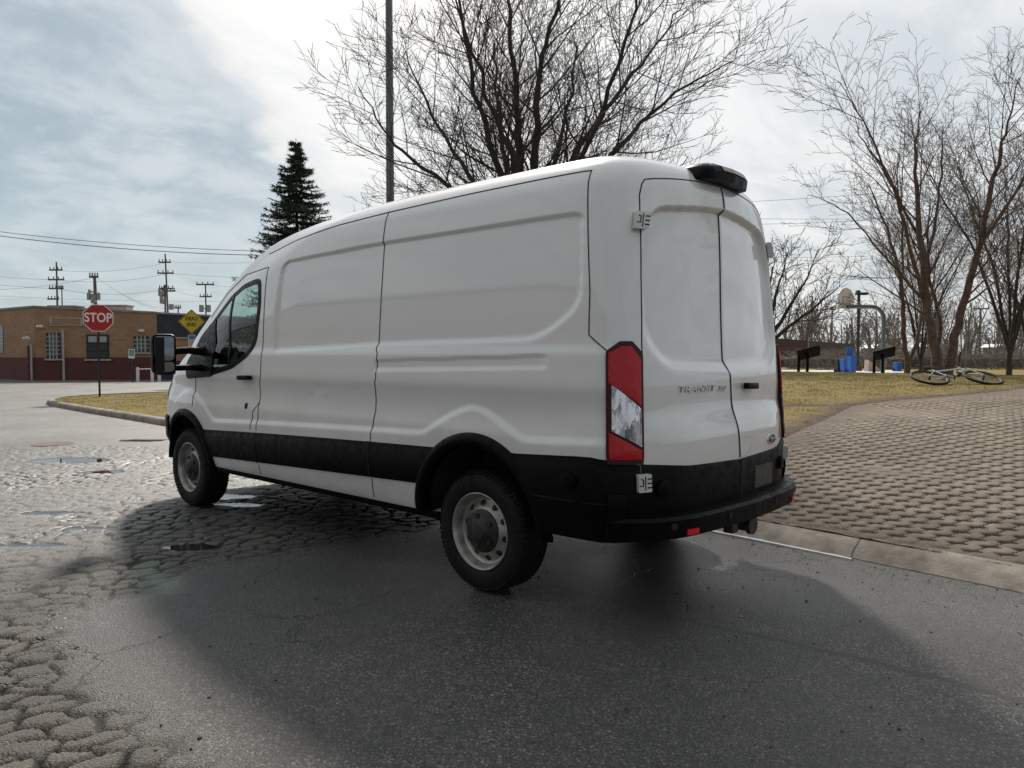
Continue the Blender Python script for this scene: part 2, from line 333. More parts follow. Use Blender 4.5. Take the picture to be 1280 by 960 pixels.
a=np.arange(len(ZL)-1)[:,None]*NC;j=np.arange(NC)[None,:];F=np.stack([a+j,a+NC+j,a+NC+(j+1)%NC,a+(j+1)%NC],2).reshape(-1,4)
fc=V[F].mean(1);e1=V[F[:,2]]-V[F[:,0]];e2=V[F[:,3]]-V[F[:,1]];fn=np.cross(e1,e2);fn/=np.linalg.norm(fn,axis=1,keepdims=True)+1e-12
out=np.sum(fn[:,:2]*(fc[:,:2]-np.array([0,1.8])),1)
if out.mean()<0: F=F[:,::-1].copy();fn=-fn
VN=np.zeros_like(V)
for k in range(4): np.add.at(VN,F[:,k],fn)
VN/=np.linalg.norm(VN,axis=1,keepdims=True)+1e-12
X,Y,Z=np.abs(fc[:,0]),fc[:,1],fc[:,2]
WIN=[(2.535,1.962),(2.50,1.78),(2.52,1.494),(2.613,1.385),(2.863,1.283),(3.21,1.222),(3.60,1.20),(3.60,1.50),(3.42,1.63),(3.10,1.855),(2.871,1.942),(2.63,1.969)]
sidey=(X>.6)&(np.abs(fn[:,0])>.35)
inwin=(sdpoly(WIN,Y,Z)<-.012)&sidey
def arch(yc,zc,r): return ((Y-yc)**2+(Z-zc)**2<r*r)&(X>.6)&(np.abs(fn[:,0])>.4)
wheelcut=arch(0,.385,.485)|arch(3.73,.385,.455)
scr=(fn[:,1]>.2)&(Z>1.44)&(Z<2.13)&(X<.80-.16*np.clip((Z-1.4)/.7,0,1))&(Y>2.6)
DOORF=[(2.452,.43),(2.44,.8),(2.39,1.21),(2.41,1.6),(2.44,2.07),(2.90,2.05),(3.25,1.90),(3.55,1.66),(3.75,1.42),(3.53,1.19),(3.56,.95),(3.30,.62),(3.28,.43)]
fdoor=(sdpoly(DOORF,Y,Z)<0)&sidey&(fc[:,0]<0)&~inwin&~wheelcut
def seamx(z): return np.interp(z,[.4,.8,1.4,1.8,2.1,2.24,2.33],[.832,.827,.795,.766,.736,.715,.66])
def doortop(x): return 2.335-.055*(np.abs(x)/.7)**2.2
def gapx(z): return np.interp(z,[.4,.78,1.08,1.31,1.335,1.36,2.3],[.004,.0,-.012,-.022,-.03,-.035,-.02])
tailcut=(Z<.47)&(Y<-.46)
rear=(Y<-.6)&(fn[:,1]<-.2)&(X<seamx(Z))&(Z<doortop(X))&~tailcut
rdl=rear&(fc[:,0]<gapx(Z));rdr=rear&~rdl
bonnet=(Y>3.6)&(Z>1.12)&(Z<1.44)&~fdoor&~inwin
van=tag(empty('cargo_van'),'white high-roof panel van with black lower cladding parked at the kerb','van')
def piece(name,mask,mat,parent=van):
    idx=np.where(mask)[0];f=F[idx];u,inv=np.unique(f,return_inverse=True)
    return npmesh(name,V[u],inv.reshape(-1,4),mat,parent,True,normals=VN[u])
tailcut=(Z<.47)&(Y<-.46)
body=piece('body',~(tailcut|inwin|wheelcut|scr|fdoor|rdl|rdr|bonnet),M['paint'])
door=piece('front_door',fdoor,M['paint']);rdL=piece('rear_door',rdl,M['paint']);rdR=piece('rear_door',rdr,M['paint']);piece('bonnet',bonnet,M['paint'])
# roof lid closing the ring (tiny)
piece('windscreen',scr,M['screen'])
# ---- surface mapping
def spt(y,z,off=0,side=-1):
    x=side_x(y,z);s=(side_x(y+.01,z)-side_x(y-.01,z))/.02;l=math.hypot(1,s);d=float(disp_side(y,z))+off
    return (side*(x+d/l),y-s*d/l,z)
def rpt(x,z,off=0):
    y=rear_y(x,z);s=(rear_y(x+.01,z)-rear_y(x-.01,z))/.02;l=math.hypot(1,s);d=float(disp_rear(x,z))+off
    return (x+s*d/l,y-d/l,z)
_PM={}
def ringz(z):
    k=round(z,3)
    if k not in _PM:
        X,Y=ring(max(ZB,min(2.5,z)));nx,ny=rnorm(X,Y);s=np.r_[0,np.cumsum(np.hypot(np.diff(X),np.diff(Y)))]
        sf=np.interp(-.80,Y,s)  # arc position of y=-.80
        _PM[k]=(X,Y,nx,ny,s,sf)
    return _PM[k]
def cpt(a,z,off=0,side=-1):
    """a: arc length measured rearward round the corner from y=-.80"""
    X,Y,nx,ny,s,sf=ringz(z);t=sf-a;q=lambda A:float(np.interp(t,s,A))
    return (side*(q(X)+q(nx)*off),q(Y)+q(ny)*off,z)
def a_of(z,x=None,y=None):
    X,Y,nx,ny,s,sf=ringz(z)
    return sf-(float(np.interp(y,Y,s)) if y is not None else float(np.interp(x,X[:IW],s[:IW])))
def fullring(z,n):
    """whole half ring from arc 0 (rear centre)"""
    return ringz(z)
def resample(P,step,closed=False):
    P=[np.array(p,float) for p in P];
    if closed:P=P+[P[0]]
    out=[P[0]]
    for a,b in zip(P,P[1:]):
        n=max(1,int(np.linalg.norm(b-a)/step))
        for i in range(1,n+1): out.append(a+(b-a)*i/n)
    if closed: out.pop()
    return out
def ribbon(fn_,path,w,off,name=None,mat=None,parent=None,closed=False,step=.02,mb=None,skirt=.004):
    P=resample(path,step,closed);n=len(P);vs=[];fs=[]
    for i,p in enumerate(P):
        a=P[(i-1)%n] if closed else P[max(i-1,0)];b=P[(i+1)%n] if closed else P[min(i+1,n-1)]
        t=b-a;t=t/(np.linalg.norm(t)+1e-9);nn=np.array([-t[1],t[0]])
        for k,(s,o) in enumerate(((.5,-skirt),(.42,off),(-.42,off),(-.5,-skirt))): q=p+nn*s*w;vs.append(fn_(q[0],q[1],o))
    m=n if closed else n-1
    for i in range(m):
        for k in range(3): fs.append((i*4+k,((i+1)%n)*4+k,((i+1)%n)*4+k+1,i*4+k+1))
    mb2=mb or MB();mb2.add(vs,fs)
    if mb is None: return mb2.build(name,mat,parent,smooth=True,auto=40)
def patch(fn_,poly,off,name,mat,parent,skirt=.012,inset=.0,rings=(1,.97,.75,.5,.25),mb=None,bulge=0,smooth=True):
    P=resample(poly,.02,True);c=np.mean(P,0);n=len(P);vs=[];fs=[]
    lv=[(1,off-skirt)]+[(k,off+bulge*(1-k*k)) for k in rings]
    for k,o in lv:
        for p in P: q=c+(p-c)*k;vs.append(fn_(q[0],q[1],o))
    for r in range(len(lv)-1):
        for i in range(n): fs.append((r*n+i,r*n+(i+1)%n,(r+1)*n+(i+1)%n,(r+1)*n+i))
    vs.append(fn_(c[0],c[1],off+bulge));b0=(len(lv)-1)*n
    for i in range(n): fs.append((b0+i,b0+(i+1)%n,len(vs)-1))
    mb2=mb or MB();mb2.add(vs,fs)
    if mb is None: return mb2.build(name,mat,parent,smooth=smooth,auto=40)
def band(fn_,xs,rows,name,mat,parent,auto=35):
    """rows: list of (zfun or z, off) from bottom to top"""
    vs=[];n=len(xs)
    for zf,o in rows:
        for x in xs: vs.append(fn_(x,zf(x) if callable(zf) else zf,o(x) if callable(o) else o))
    fs=[(r*n+i,r*n+i+1,(r+1)*n+i+1,(r+1)*n+i) for r in range(len(rows)-1) for i in range(n-1)]
    return MB().add(vs,fs).build(name,mat,parent,smooth=True,auto=auto)
S1=lambda sd:(lambda y,z,o=0:spt(y,z,o,sd))
for sd in (-1,1):
    f=S1(sd)
    # side cladding between the arches and behind the rear arch
    clb=lambda y:float(np.interp(y,[.44,.95,3.24],[.585,.57,.501]))
    rows=[(clb,-.01),(clb,.010),(lambda y:clb(y)+.012,.018),(lambda y:float(_cla(y))-.055,.020),(lambda y:float(_cla(y))-.045,.014),(lambda y:float(_cla(y))-.006,.004),(lambda y:float(_cla(y)),-.012)]
    def yend(z): return math.sqrt(.515**2-(z-.385)**2),3.73-math.sqrt(max(.01,.478**2-(z-.385)**2))
    vs=[];n=150
    for zf,o in rows:
        for i in range(n):
            t=i/(n-1);y_=.44+t*2.85
            for _ in range(3):
                z_=zf(y_) if callable(zf) else zf;e0,e1=yend(z_);y_=e0+t*(e1-e0)
            vs.append(f(y_,z_,o))
    MB().add(vs,[(r*n+i,r*n+i+1,(r+1)*n+i+1,(r+1)*n+i) for r in range(len(rows)-1) for i in range(n-1)]).build('side_cladding',M['black'],van,smooth=True,auto=35)
    # sill
    band(f,np.arange(.36,3.36,.03),[(.372,-.12),(.36,-.01),(.365,.006),(.395,.008),(.41,.0),(.412,-.02)],'sill_trim',M['black2'],van)
    # arch flares
    for yc,ri,ro in ((0.0,.475,.545),(3.73,.445,.505)):
        vs=[];an=np.radians(np.arange(2,181,2.98));prof=[(ro+.003,-.01),(ro,.010),(ro-.016,.026),((ro+ri)/2,.034),(ri+.012,.030),(ri,.018),(ri,-.06)]
        for r,o in prof:
            for q in an:
                sp=1.0 if yc<1 else 1.0
                yy=yc+r*math.cos(q);zz=.385+r*math.sin(q)
                x,y_,z_=spt(yy,max(zz,.38),0,sd);base=max(abs(x),.97 if yc<1 else .93)
                vs.append((sd*(base+o),yy,zz))
        n=len(an);fs=[(r*n+i,r*n+i+1,(r+1)*n+i+1,(r+1)*n+i) for r in range(len(prof)-1) for i in range(n-1)]
        MB().add(vs,fs).build('wheel_arch_trim',M['black'],van,smooth=True,auto=40)
        # liner
        b=MB();R0=ri+.01;an=np.radians(np.arange(2,179,8.));n=len(an);vs=[(sd*xx,yc+R0*math.cos(q),.385+R0*math.sin(q)) for xx in (.97,.80,.58) for q in an]
        fs=[(r*n+i,r*n+i+1,(r+1)*n+i+1,(r+1)*n+i) for r in range(2) for i in range(n-1)];vs.append((sd*.58,yc,.385));fs+=[(2*n+i,2*n+i+1,3*n) for i in range(n-1)]
        b.add(vs,fs).build('arch_liner',M['under'],van,smooth=True,auto=50)
# rear quarter black corner + door cladding + bumper, all round the tail
xs_all=None
def tail(a,z,off=0):
    """a>0 left side from rear centre, signed arc along tail from centre"""
    X,Y,nx,ny,s,sf=ringz(z);t=abs(a);q=lambda A:float(np.interp(t,s,A));sg=-1 if a<0 else 1
    off=off+.017*float(sst(-.95,-.85,q(Y)))+(.026*(1-float(sst(.55,.80,q(X)))) if q(Y)<-.9 else 0)
    return (sg*(q(X)+q(nx)*off),q(Y)+q(ny)*off,z)
def top_r(a): # top edge of the black tail
    t=abs(a);return float(np.interp(t,[0,.5,.86,.97,1.1,1.2,1.6],[.782,.795,.828,.848,.868,.866,.845]))
La=a_of(.8,y=-.52);X_,Y_,_,_,s_,sf_=ringz(.8);aQ=float(np.interp(-.43,Y_,s_));aC=float(np.interp(.845,X_[:IW],s_[:IW]))
for sg in (-1,1):
    rows=[(.425,-.15),(.43,.005),(.445,.022),(.63,.024),(.635,.018),(lambda a:top_r(a)-.07,.020),(lambda a:top_r(a)-.05,.012),(lambda a:top_r(a)-.006,.004),(lambda a:top_r(a),-.012)]
    vs=[];n=60
    for zf,o in rows:
        z0_=zf(1.4) if callable(zf) else zf;ye=-math.sqrt(.515**2-(z0_-.385)**2);aE=float(np.interp(ye,Y_,s_))
        for i in range(n):
            a_=aC+(aE-aC)*i/(n-1);vs.append(tail(sg*a_,zf(a_) if callable(zf) else zf,o))
    MB().add(vs,[(r*n+i,r*n+i+1,(r+1)*n+i+1,(r+1)*n+i) for r in range(len(rows)-1) for i in range(n-1)]).build('rear_corner_cladding',M['black2'],van,smooth=True,auto=35)
dcl=band(tail,np.arange(-aC+.004,.0,.02),[(.50,-.02),(.50,.008),(.52,.014),(lambda a:top_r(a)-.02,.014),(lambda a:top_r(a),.006),(lambda a:top_r(a)+.001,-.01)],'lower_cladding',M['black'],rdL)
dcr=band(tail,np.arange(.010,aC,.02),[(.50,-.02),(.50,.008),(.52,.014),(lambda a:top_r(a)-.02,.014),(lambda a:top_r(a),.006),(lambda a:top_r(a)+.001,-.01)],'lower_cladding',M['black'],rdR)
# bumper step
aB=float(np.interp(-.93,Y_,s_))
def boff(a): # protrusion tapers round the corner
    return .105-.075*float(sst(.72,1.06,abs(a)))
bp=band(tail,np.linspace(-aB,aB,120),[(.44,-.10),(.445,.02),(.442,lambda a:boff(a)-.03),(.455,boff),(.545,lambda a:boff(a)+.004),(.562,lambda a:boff(a)-.012),(.565,lambda a:boff(a)-.03),(.568,.005),(.60,-.02)],'rear_bumper',M['black2'],van,auto=25)
for sg in (-1,1):
    b=MB();n=0;vs=[];xs=sg*np.linspace(.93,aB+.02,16)
    rows=[(.45,.02),(.455,.040),(.62,.042),(.665,.038),(.685,.030),(.69,.0)]
    for z,o in rows:
        for i,x in enumerate(xs): vs.append(tail(x,z,o-(.04 if i in(0,15) else 0)))
    n=16;fs=[(r*n+i,r*n+i+1,(r+1)*n+i+1,(r+1)*n+i) for r in range(5) for i in range(n-1)]
    b.add(vs,fs).build('corner_block',M['black2'],bp,smooth=True,auto=35)
for a in (-.60,.60): patch(lambda u,z,o=0:tail(u,z,o+boff(u)+.004),roundpoly([(a-.04,.462),(a+.04,.462),(a+.04,.492),(a-.04,.492)],.006),.004,'reflector',M['redblock'],bp,skirt=.006)
for a in (-.28,.28,-.72,.72):
    patch(lambda u,z,o=0:tail(u,z,o+boff(u)+.003),[(a+.018*math.cos(q),.515+.018*math.sin(q)) for q in np.linspace(0,2*math.pi,12,endpoint=False)],.003,'parking_sensor',M['seam'],bp,skirt=.005)
# round dock buffers on the tail
for a,fn_ in ((-1.22,tail),(-.72,tail),(1.22,tail),(.60,tail)):
    zz=.735 if abs(a)>1 else .70
    C=[(a+.042*math.cos(q),zz+.042*math.sin(q)) for q in np.linspace(0,2*math.pi,20,endpoint=False)]
    patch(fn_,C,.034,'buffer',M['black2'],van,skirt=.03,rings=(1,.86,.8,.5,.25),bulge=.006)
# number plate recess
pl=patch(tail,roundpoly([(.17,.575),(.47,.575),(.45,.735),(.19,.735)],.03),.012,'plate_recess',M['black2'],rdR,skirt=.01)
patch(tail,roundpoly([(.185,.59),(.455,.59),(.455,.72),(.185,.72)],.008),.0155,'plate_panel',noisy('grey_plate',(.035,.036,.038),(.05,.05,.05),8,.5),rdR,skirt=.004)
# hitch
b=MB();b.box((.06,-1.02,.40),(.07,.30,.07),bev=.006);b.box((.0,-1.0,.42),(.62,.08,.06),bev=.005);b.tube([(.06,-1.19,.40),(.06,-1.165,.40)],.055,16);b.box((-.10,-1.13,.41),(.07,.06,.07),bev=.01)
b.build('tow_hitch',M['darkmetal'],van,smooth=True,auto=40)
# ---- tail lamps
def lampmap(sd):
    def g0(t,z,o):
        a0=a_of(z,y=float(np.interp(z,[.86,1.4],[-.903,-.880])));a1=a_of(z,x=float(seamx(z))+.004);return np.array(cpt(a0+(a1-a0)*t,z,o,sd))
    def g(t,z,o=0):
        k=(z-.86)/(1.38-.86);A_=g0(t,.86,o+.004);B_=g0(t,1.38,o+.0);P_=A_*(1-k)+B_*k;return (P_[0],P_[1],z)
    return g
for sd in (-1,1):
    g=lampmap(sd)
    outer=roundpoly([(0,.872),(.03,.835),(.97,.828),(1.0,.86),(1.0,1.385),(.68,1.445),(.36,1.445),(0,1.395)],.03)
    L=patch(g,outer,.013,'tail_lamp',M['darkred'],van,skirt=.03)
    if sd==-1: L['label']='red tail lamp with a clear slanted band'
    for nm,poly,mt in (('upper_lens',[(.07,1.385),(.07,1.238),(.92,1.118),(.92,1.355),(.64,1.42),(.38,1.42)],M['red']),
                       ('clear_lens',[(.14,1.228),(.92,1.105),(.92,.915),(.14,.998)],M['clear']),
                       ('lower_lens',[(.07,.99),(.92,.897),(.92,.855),(.10,.858),(.07,.88)],M['red'])):
        patch(g,roundpoly(poly,.012),.018,nm,mt,L,skirt=.008,bulge=.003)
# ---- seams
def seam(fn_,path,parent=van,w=.006): ribbon(fn_,path,w,.0030,'panel_gap',M['seam'],parent,skirt=.003)
f=S1(-1)
seam(f,[(.936,2.325),(.945,2.1),(.945,1.41),(.925,1.39),(.925,1.22),(.935,1.20),(.94,1.0),(.966,.80)])
seam(f,[(.972,.56),(.978,.43)])
ribbon(lambda y,z,o=0:spt(y,z,o+.0205,-1),[(.972,.575),(.966,.812)],.008,.0012,'panel_gap',M['seam'],van)
ribbon(lambda y,z,o=0:spt(y,z,o+.0205,-1),[(2.452,.515),(2.452,.71)],.008,.0012,'panel_gap',M['seam'],van)
seam(f,[(2.90,2.05),(2.44,2.072),(2.43,1.9),(2.41,1.6),(2.395,1.21),(2.42,1.15),(2.43,1.0),(2.445,.78)],door)
seam(f,[(2.45,.50),(2.452,.43)],door)
seam(f,[(2.90,2.05),(3.25,1.905),(3.5,1.71)],door)
seam(f,[(3.535,1.19),(3.55,1.1),(3.56,.92)],door)
seam(f,[(2.43,1.0),(2.52,.92),(2.54,.78)])
seam(f,[(-.70,2.34),(-.73,2.1),(-.775,1.7),(-.782,1.478),(-.88,1.40)])
ribbon(f,[(-.70,2.338),(.2,2.335),(.93,2.32),(1.5,2.30),(2.1,2.25),(2.55,2.19)],.010,.0015,'roof_gutter',M['seam'],van,skirt=.003)
ribbon(S1(1),[(-.70,2.338),(.2,2.335),(.93,2.32),(1.5,2.30),(2.1,2.25),(2.55,2.19)],.010,.0015,'roof_gutter',M['seam'],van,skirt=.003)
zz=np.linspace(.84,2.20,30)
for sg in (-1,1):
    path=[(sg*seamx(z),z) for z in zz]+[(sg*.695,doortop(.7)-.02),(sg*.67,doortop(.67)+.002)]+[(sg*x,doortop(x)+.004) for x in np.linspace(.62,.0,16)]
    ribbon(rpt,path,.0075,.0015,'panel_gap',M['seam'],rdL if sg<0 else rdR,skirt=.004)
ribbon(rpt,[(float(gapx(z)),z) for z in np.r_[np.linspace(.79,1.3,14),1.32,1.335,1.35,np.linspace(1.4,2.33,22)]],.0085,.0045,'centre_gap',M['seam'],rdL,skirt=.004)
ribbon(tail,[(.004,.505),(.004,.78)],.012,.0145,'centre_gap',M['seam'],rdL,skirt=.0)
# ---- hinges
def cornerx(z): return a_of(z,x=float(seamx(z)))
for sd in (-1,1):
  for zc in (2.06,1.02,.735):
    if zc==1.02: continue
    a0=cornerx(zc) if zc>1 else a_of(zc,x=.828);g=lambda a,z,o=0:cpt(a,z,o,sd)
    H=patch(g,roundpoly([(a0-.045,zc-.045),(a0+.03,zc-.045),(a0+.03,zc+.045),(a0-.045,zc+.045)],.006),.040,'door_hinge',M['whitep'],van,skirt=.035)
    b=MB()
    for dz in (-.022,0,.022): ribbon(g,[(a0+.004,zc+dz),(a0+.03,zc+dz)],.008,.042,mb=b,skirt=0)
    ribbon(g,[(a0-.008,zc-.035),(a0-.008,zc+.035)],.006,.042,mb=b,skirt=0)
    ribbon(g,[(a0-.040,zc-.01),(a0-.022,zc-.014),(a0-.020,zc+.02),(a0-.034,zc+.024)],.007,.042,mb=b,skirt=0)
    b.build('hinge_slots',M['seam'],H)
# ---- high brake lamp
def roofpt(x,z,o=0):
    return (x,rear_y(x,z)-o,z)
b=MB();n=22;vs=[];rows=[]
for i in range(n+1):
    x=-.265+.53*i/n;e=math.sqrt(max(0,1-abs(2*i/n-1)**6));e=max(e,.12)
    zt=doortop(x);y0=rear_y(x,2.36)
    for (dy,dz) in ((.18,.095),(.05,.118),(-.02,.112),(-.075,.085),(-.092,.05),(-.085,-.004),(.04,-.008)):
        vs.append((x,y0+dy*(1 if dy>0 else e)+.0,2.352-.03*(x/.7)**2+dz*e*.9))
k=7;fs=[(i*k+j,i*k+j+1,(i+1)*k+j+1,(i+1)*k+j) for i in range(n) for j in range(k-1)]+[tuple(range(k)),tuple(n*k+j for j in range(k))]
hb=b.add(vs,fs).build('high_brake_lamp',M['black2'],van,smooth=True,auto=35)
b=MB();vs=[]
for i in range(n+1):
    x=-.12+.34*i/n;y0=rear_y(x,2.36);e=math.sqrt(max(0,1-abs((x)/.265)**6))
    for (dy,dz) in ((.03,.116),(-.02,.111),(-.075,.085),(-.092,.052)): vs.append((x,y0+dy*(1 if dy>0 else e)-.003,2.352-.03*(x/.7)**2+dz*e*.9+.003))
k=4;fs=[(i*k+j,i*k+j+1,(i+1)*k+j+1,(i+1)*k+j) for i in range(n) for j in range(k-1)]
b.add(vs,fs).build('lens',base_mat('brake_lens',(.16,.008,.014,1),.25),hb,smooth=True)
# ---- lettering and badge
def text_mesh(txt,size,ext=0.0,shear=0,sx=1.0,bold=0.0,align='CENTER'):
    c=bpy.data.curves.new('t','FONT');c.body=txt;c.size=size;c.extrude=ext;c.shear=shear;c.align_x=align;c.align_y='CENTER';c.offset=bold;c.resolution_u=4
    o=bpy.data.objects.new('t',c);COL.objects.link(o);bpy.context.view_layer.update();me=bpy.data.meshes.new_from_object(o.evaluated_get(bpy.context.evaluated_depsgraph_get()))
    bpy.data.objects.remove(o);me.transform(Matrix.Diagonal((sx,1,1,1)));return me
def rear_text(name,txt,size,x0,z0,parent,mat,sx=1.5,shear=.25,bold=.0):
    me=text_mesh(txt,size,.004,shear,sx,bold)
    for v in me.vertices:
        x=x0+v.co.x;z=z0+v.co.y;p=rpt(x,z,.004+v.co.z);v.co=p
    me.materials.clear();me.materials.append(mat);return link(bpy.data.objects.new(name,me),parent)
rear_text('lettering','TRANSIT',.050,-.37,1.193,rdL,M['satin'],1.75,.2,.0006)
rear_text('lettering','350',.042,-.125,1.188,rdL,M['satin'],1.35,.35,.0006)
ov=lambda cx,cz,rx,rz:[(cx+rx*math.cos(q),cz+rz*math.sin(q)) for q in np.linspace(0,2*math.pi,28,endpoint=False)]
bd=patch(rpt,ov(.47,.858,.068,.031),.008,'oval_badge',M['chrome'],rdR,skirt=.008)
patch(rpt,ov(.47,.858,.059,.0245),.0095,'badge_field',base_mat('badge_dark',(.02,.035,.06,1),.15),rdR,skirt=.003)
rear_text('badge_script','Ford',.036,.47,.858,rdR,M['chrome'],1.25,.3).location=(0,-.009,0)
# ---- handles
def handle(fn_,a,z,parent,w=.17,lock=True):
    patch(fn_,[(a+.052*math.cos(q),z+.048*math.sin(q)+.006) for q in np.linspace(0,2*math.pi,20,endpoint=False)],.0015,'handle_cup',M['paint'],parent,skirt=.002)
    return patch(fn_,roundpoly([(a-w/2,z-.020),(a+w/2,z-.024),(a+w/2,z+.012),(a-w/2,z+.016)],.012),.045,'door_handle',M['black2'],parent,skirt=.03,bulge=.006)
handle(f,2.60,1.197,door,.19);handle(rpt,.20,1.197,rdR,.15)
patch(f,[(2.63+.022*math.cos(q),.965+.026*math.sin(q)) for q in np.linspace(0,2*math.pi,16,endpoint=False)],.003,'lock_cover',M['black2'],door,skirt=.004)
# ---- side window
for sd in (-1,1):
    f=S1(sd);par=door if sd<0 else van
    patch(f,roundpoly(WIN,.03),.002,'side_window',M['glass'],par,skirt=.0)
    wf=ribbon(f,roundpoly(WIN,.05),.050,.005,'window_seal',M['black2'],par,closed=True)
    ribbon(f,[(3.04,1.90),(2.97,1.6),(2.905,1.26)],.035,.007,'window_divider',M['black2'],par)
    patch(f,roundpoly([(3.20,1.19),(3.72,1.16),(3.78,1.30),(3.60,1.54),(3.33,1.70),(3.20,1.5)],.04),.010,'mirror_sail',M['black2'],par,skirt=.012)
    # towing mirror
    mr=empty('door_mirror',(0,0,0),0,van);b=MB()
    b.tube([(sd*.93,3.42,1.40),(sd*1.10,3.44,1.415),(sd*1.24,3.46,1.405)],[.040,.032,.03],12);b.tube([(sd*.93,3.42,1.26),(sd*1.10,3.44,1.265),(sd*1.24,3.46,1.262)],[.034,.026,.025],12)
    b.box((sd*.94,3.42,1.33),(.06,.10,.26),bev=.02)
    b.build('mirror_arm',M['black'],mr,smooth=True,auto=40)
    R=Matrix.Rotation(sd*.22,3,'Z');c=Vector((sd*1.305,3.47,1.378))
    def rr(w,h,r): return roundpoly([(-w/2,-h/2),(w/2,-h/2),(w/2,h/2),(-w/2,h/2)],[r*1.1,r*1.1,r*.8,r*.8],5)
    b=MB();vs=[];L_=[(.19*.76,.35*.84,.12),(.19*.94,.35*.95,.08),(.19,.35,.03),(.19,.35,-.03),(.19*.95,.35*.965,-.045),(.19*.82,.35*.90,-.040)]
    for w,h,dy in L_:
        for (p,q) in rr(w,h,.06): vs.append(R@Vector((p,dy,q))+c)
    n=len(rr(1,1,.1));fs=[(r*n+i,r*n+(i+1)%n,(r+1)*n+(i+1)%n,(r+1)*n+i) for r in range(len(L_)-1) for i in range(n)]+[tuple(range(n))]
    b.add(vs,fs).build('mirror_housing',M['black'],mr,smooth=True,auto=40)
    for nm,w,h,dz in (('main_glass',.152,.205,.052),('wide_angle_glass',.152,.082,-.105)):
        b=MB();P=[R@Vector((p,-.043,q+dz))+c for p,q in rr(w,h,.035)];P2=[p+R@Vector((0,.02,0)) for p in P];n=len(P);b.add(P+P2,[tuple(range(n))]+[(i,(i+1)%n,(i+1)%n+n,i+n) for i in range(n)]).build(nm,M['mirror'],mr)
    b=MB();b.box(c+Vector((0,-.036,-.01)),(.165,.012,.31),rot=None);b.build('glass_backing',M['seam'],mr)
# ---- front bumper, headlamps, grille
def nose(a,z,off=0):
    X,Y,nx,ny,s,sf=ringz(z);T=s[-1];t=T-abs(a);q=lambda A:float(np.interp(t,s,A));sg=-1 if a<0 else 1
    return (sg*(q(X)+q(nx)*off),q(Y)+q(ny)*off,z)
Xn,Yn,_,_,sn,_=ringz(.6);aF=sn[-1]-float(np.interp(4.20,Yn,sn))
band(nose,np.linspace(-aF,aF,90),[(.372,-.15),(.375,.0),(.40,.02),(.60,.03),(.78,.02),(.80,.004),(.801,-.01)],'front_bumper',M['black'],van)
band(nose,np.linspace(-.55,.55,40),[(.85,-.005),(.852,.012),(.99,.014),(1.0,-.005)],'grille',M['black2'],van)
for sd in (-1,1): patch(nose,roundpoly([(sd*.66,.90),(sd*1.02,.97),(sd*1.12,1.12),(sd*.95,1.08),(sd*.64,1.0)],.03),.008,'headlamp',M['clear'],van,skirt=.012)
# ---- underbody, interior
b=MB();b.box((0,1.85,.47),(1.10,5.2,.12));b.box((-.42,1.9,.36),(.10,4.6,.12));b.box((.42,1.9,.36),(.10,4.6,.12));b.box((0,1.9,.41),(1.86,2.6,.03));b.box((0,-.72,.45),(1.8,.5,.03))
b.tube([(-.8,0,.345),(.8,0,.345)],.06,10);b.tube([(-.8,3.75,.33),(.8,3.75,.33)],.05,10);b.add([],[])
b.tube([(.2,2.6,.33),(.25,.6,.31),(.5,-.2,.34),(.55,-.75,.33)],.045,10);b.box((.25,1.3,.33),(.3,.7,.16),bev=.03)
b.build('underbody',M['under'],van)
b=MB();vs=[];
for r_,x_ in ((.02,-.16),(.11,-.12),(.16,-.03),(.16,.03),(.11,.12),(.02,.16)):pass
b.lathe([(-.15,.02),(-.13,.10),(-.05,.16),(.05,.16),(.13,.10),(.15,.02)],16,Matrix.Translation((.05,0,.345)));b.build('differential',M['under'],van,smooth=True)
b=MB();b.box((0,2.20,1.35),(1.72,.03,1.7));b.build('light_block_bulkhead',M['dash'],van)  # unseen partition added so no light gets into the cargo space
b=MB();b.box((0,3.72,1.18),(1.6,.5,.20),bev=.06);b.box((0,3.45,.95),(1.5,.25,.5),bev=.05);b.build('dashboard',M['dash'],van,smooth=True,auto=40)
b=MB();R=Matrix.Translation((-.42,3.28,1.24))@Matrix.Rotation(math.radians(-62),4,'X')
P=[R@Vector((.19*math.cos(q),.19*math.sin(q),0)) for q in np.linspace(0,2*math.pi,25)];b.tube(P,.016,8,cap=False);b.tube([R@Vector((-.18,0,0)),R@Vector((.18,0,0))],.015,6);b.tube([R@Vector((0,-.18,0)),R@Vector((0,0,0)),R@Vector((0,0,-.35))],.018,6);b.build('steering_wheel',M['dash'],van,smooth=True,auto=50)
for x in (-.42,.45):
    st=MB();st.box((x,2.82,.98),(.48,.5,.16),bev=.05);st.box((x,2.55,1.32),(.46,.14,.62),rot=None,bev=.05);st.box((x,2.52,1.72),(.24,.10,.20),bev=.04);st.build('seat',M['seat'],van,smooth=True,auto=50)
